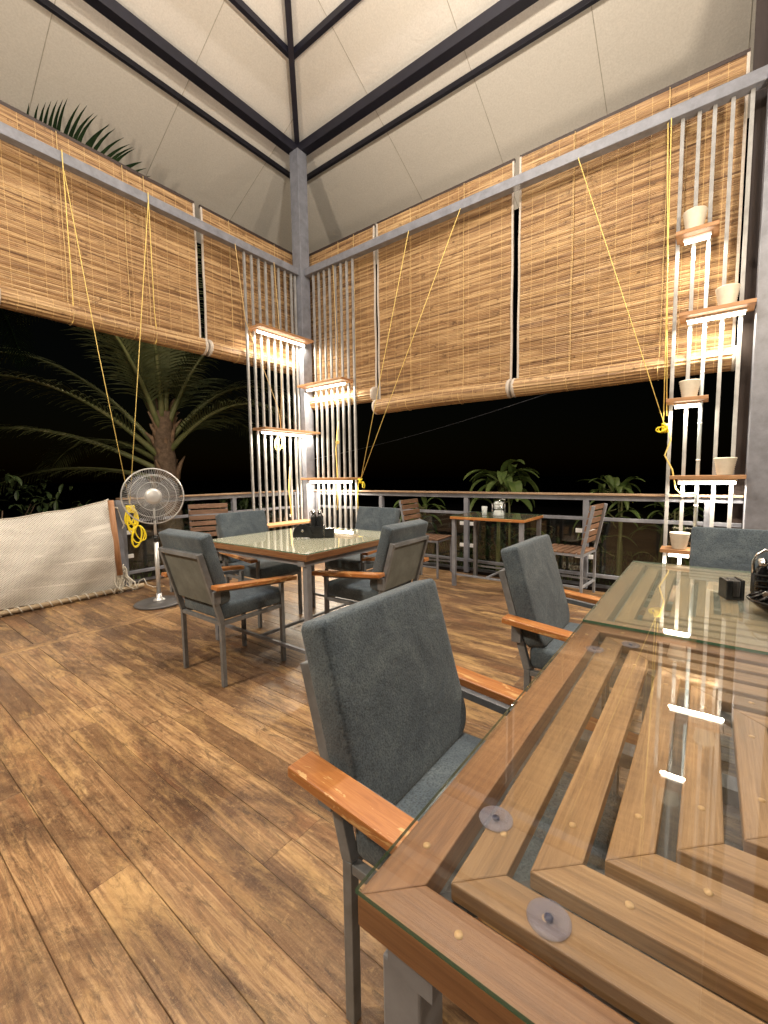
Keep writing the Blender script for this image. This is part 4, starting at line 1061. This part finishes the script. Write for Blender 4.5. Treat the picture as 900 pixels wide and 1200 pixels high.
def broad_plant(label,x,y,ztop,spread,nl,seed,L=.5,W=.13,group=None):
    r=thing('broadleaf_plant',label,'plant',(x,y,-.62),group=group); rnd=random.Random(seed); lv,st=MB(),MB()
    for s in range(3):
        tx=x+rnd.uniform(-.1,.1); ty=y+rnd.uniform(-.15,.15); st.tube([(tx,ty,-.62),(tx+.02,ty,.2),(tx+rnd.uniform(-.05,.05),ty+rnd.uniform(-.05,.05),ztop-.12)],[.025,.02,.012],7)
    for k in range(nl):
        a=rnd.uniform(0,2*PI); z=ztop-.15-abs(rnd.gauss(0,.35))*(1 if k>nl*.4 else .2); el=rnd.uniform(.15,1.1)
        b=Vector((x+rnd.uniform(-.06,.06),y+rnd.uniform(-.1,.1),z)); d=Vector((math.cos(a)*math.cos(el),math.sin(a)*math.cos(el),math.sin(el)))
        e=b+d*spread*rnd.uniform(.25,.5); st.tube([b,e],[.008,.005],5)
        leafblade(lv,e,d,L*rnd.uniform(.7,1.15),W*rnd.uniform(.8,1.2),rnd.uniform(.8,1.9))
    lv.build('foliage',LEAF,r,world=True); st.build('stems',FRONDSTEM,r,world=True); return r
broad_plant('large broad leaved plant rising behind the railing table',6.35,2.50,1.25,.35,34,21,.55,.16)
broad_plant('pointed leafy plant behind the railing, left of the pot screen',6.35,1.02,1.10,.25,34,22,.42,.085)
broad_plant('low leafy plant below the railing near the pot screen',6.6,.35,.82,.3,22,23,.4,.06)
broad_plant('dim leafy plant beyond the glass, left of the railing table',6.8,4.3,.75,.3,24,24,.45,.10)
def bush(label,x,y,z0,rx,rz_,n,seed,mat,sz=.09):
    r=thing('bush',label,'bush',(x,y,-.62)); rnd=random.Random(seed); lv=MB(); st=MB()
    for k in range(9):
        a=rnd.uniform(0,2*PI); st.tube([(x,y,-.62),(x+rx*.4*math.cos(a),y+rx*.4*math.sin(a),z0*.3),(x+rx*.8*math.cos(a),y+rx*.6*math.sin(a),z0+rz_*.5)],[.03,.018,.006],5)
    for k in range(n):
        a=rnd.uniform(0,2*PI); u=rnd.random()**.5; zz=rnd.uniform(-1,1); q=Vector((x+rx*u*math.cos(a)*(1-.3*zz*zz),y+rx*u*math.sin(a)*(1-.3*zz*zz),z0+rz_*zz+.15*math.sin(3*a)))
        d=Vector((rnd.gauss(0,1),rnd.gauss(0,1),rnd.gauss(0,.7))); leafblade(lv,q,d,sz*rnd.uniform(.8,1.7),sz*.5,.8,4)
    lv.build('foliage',mat,r,world=True); st.build('stems',BARK,r,world=True)
bush('dark bush beyond the net at the left edge with a few lit leaves',1.3,7.9,.45,1.5,.75,520,31,DLEAF,.12)
bush('dark undergrowth bush at the foot of the coconut palm',5.4,8.6,.1,1.3,.6,1100,32,DLEAF,.12)
bush('low dark bush seen through the railing glass behind the railing table',7.6,2.9,-.25,1.0,.4,700,33,DLEAF,.12)
gr=MB(); rnd=random.Random(77)
for k in range(9000):
    x_=rnd.uniform(5.1,11); y_=rnd.uniform(-3,9)
    if rnd.random()<.25: x_,y_=rnd.uniform(-2,6),rnd.uniform(5.5,10)
    h_=rnd.uniform(.05,.16); a=rnd.uniform(0,6.28); dx,dy=.006*math.cos(a),.006*math.sin(a)
    gr.quad([(x_-dx,y_-dy,-.62),(x_+dx,y_+dy,-.62),(x_+rnd.uniform(-.05,.05),y_+rnd.uniform(-.05,.05),-.62+h_)])
o=gr.build('grass',LEAF); o['kind']='stuff'; o['label']='sparse grass in the dark garden below the deck'; o['category']='grass'
cb=MB().tube(sag((9.0,9.5,1.72),(9.0,2.2,2.90),.12,20),.010,5).build('overhead_cable',paint('dull_cable',(.10,.10,.11),.6))
tag(recenter(cb),'thin overhead cable crossing the dark garden beyond the right railing','cable')
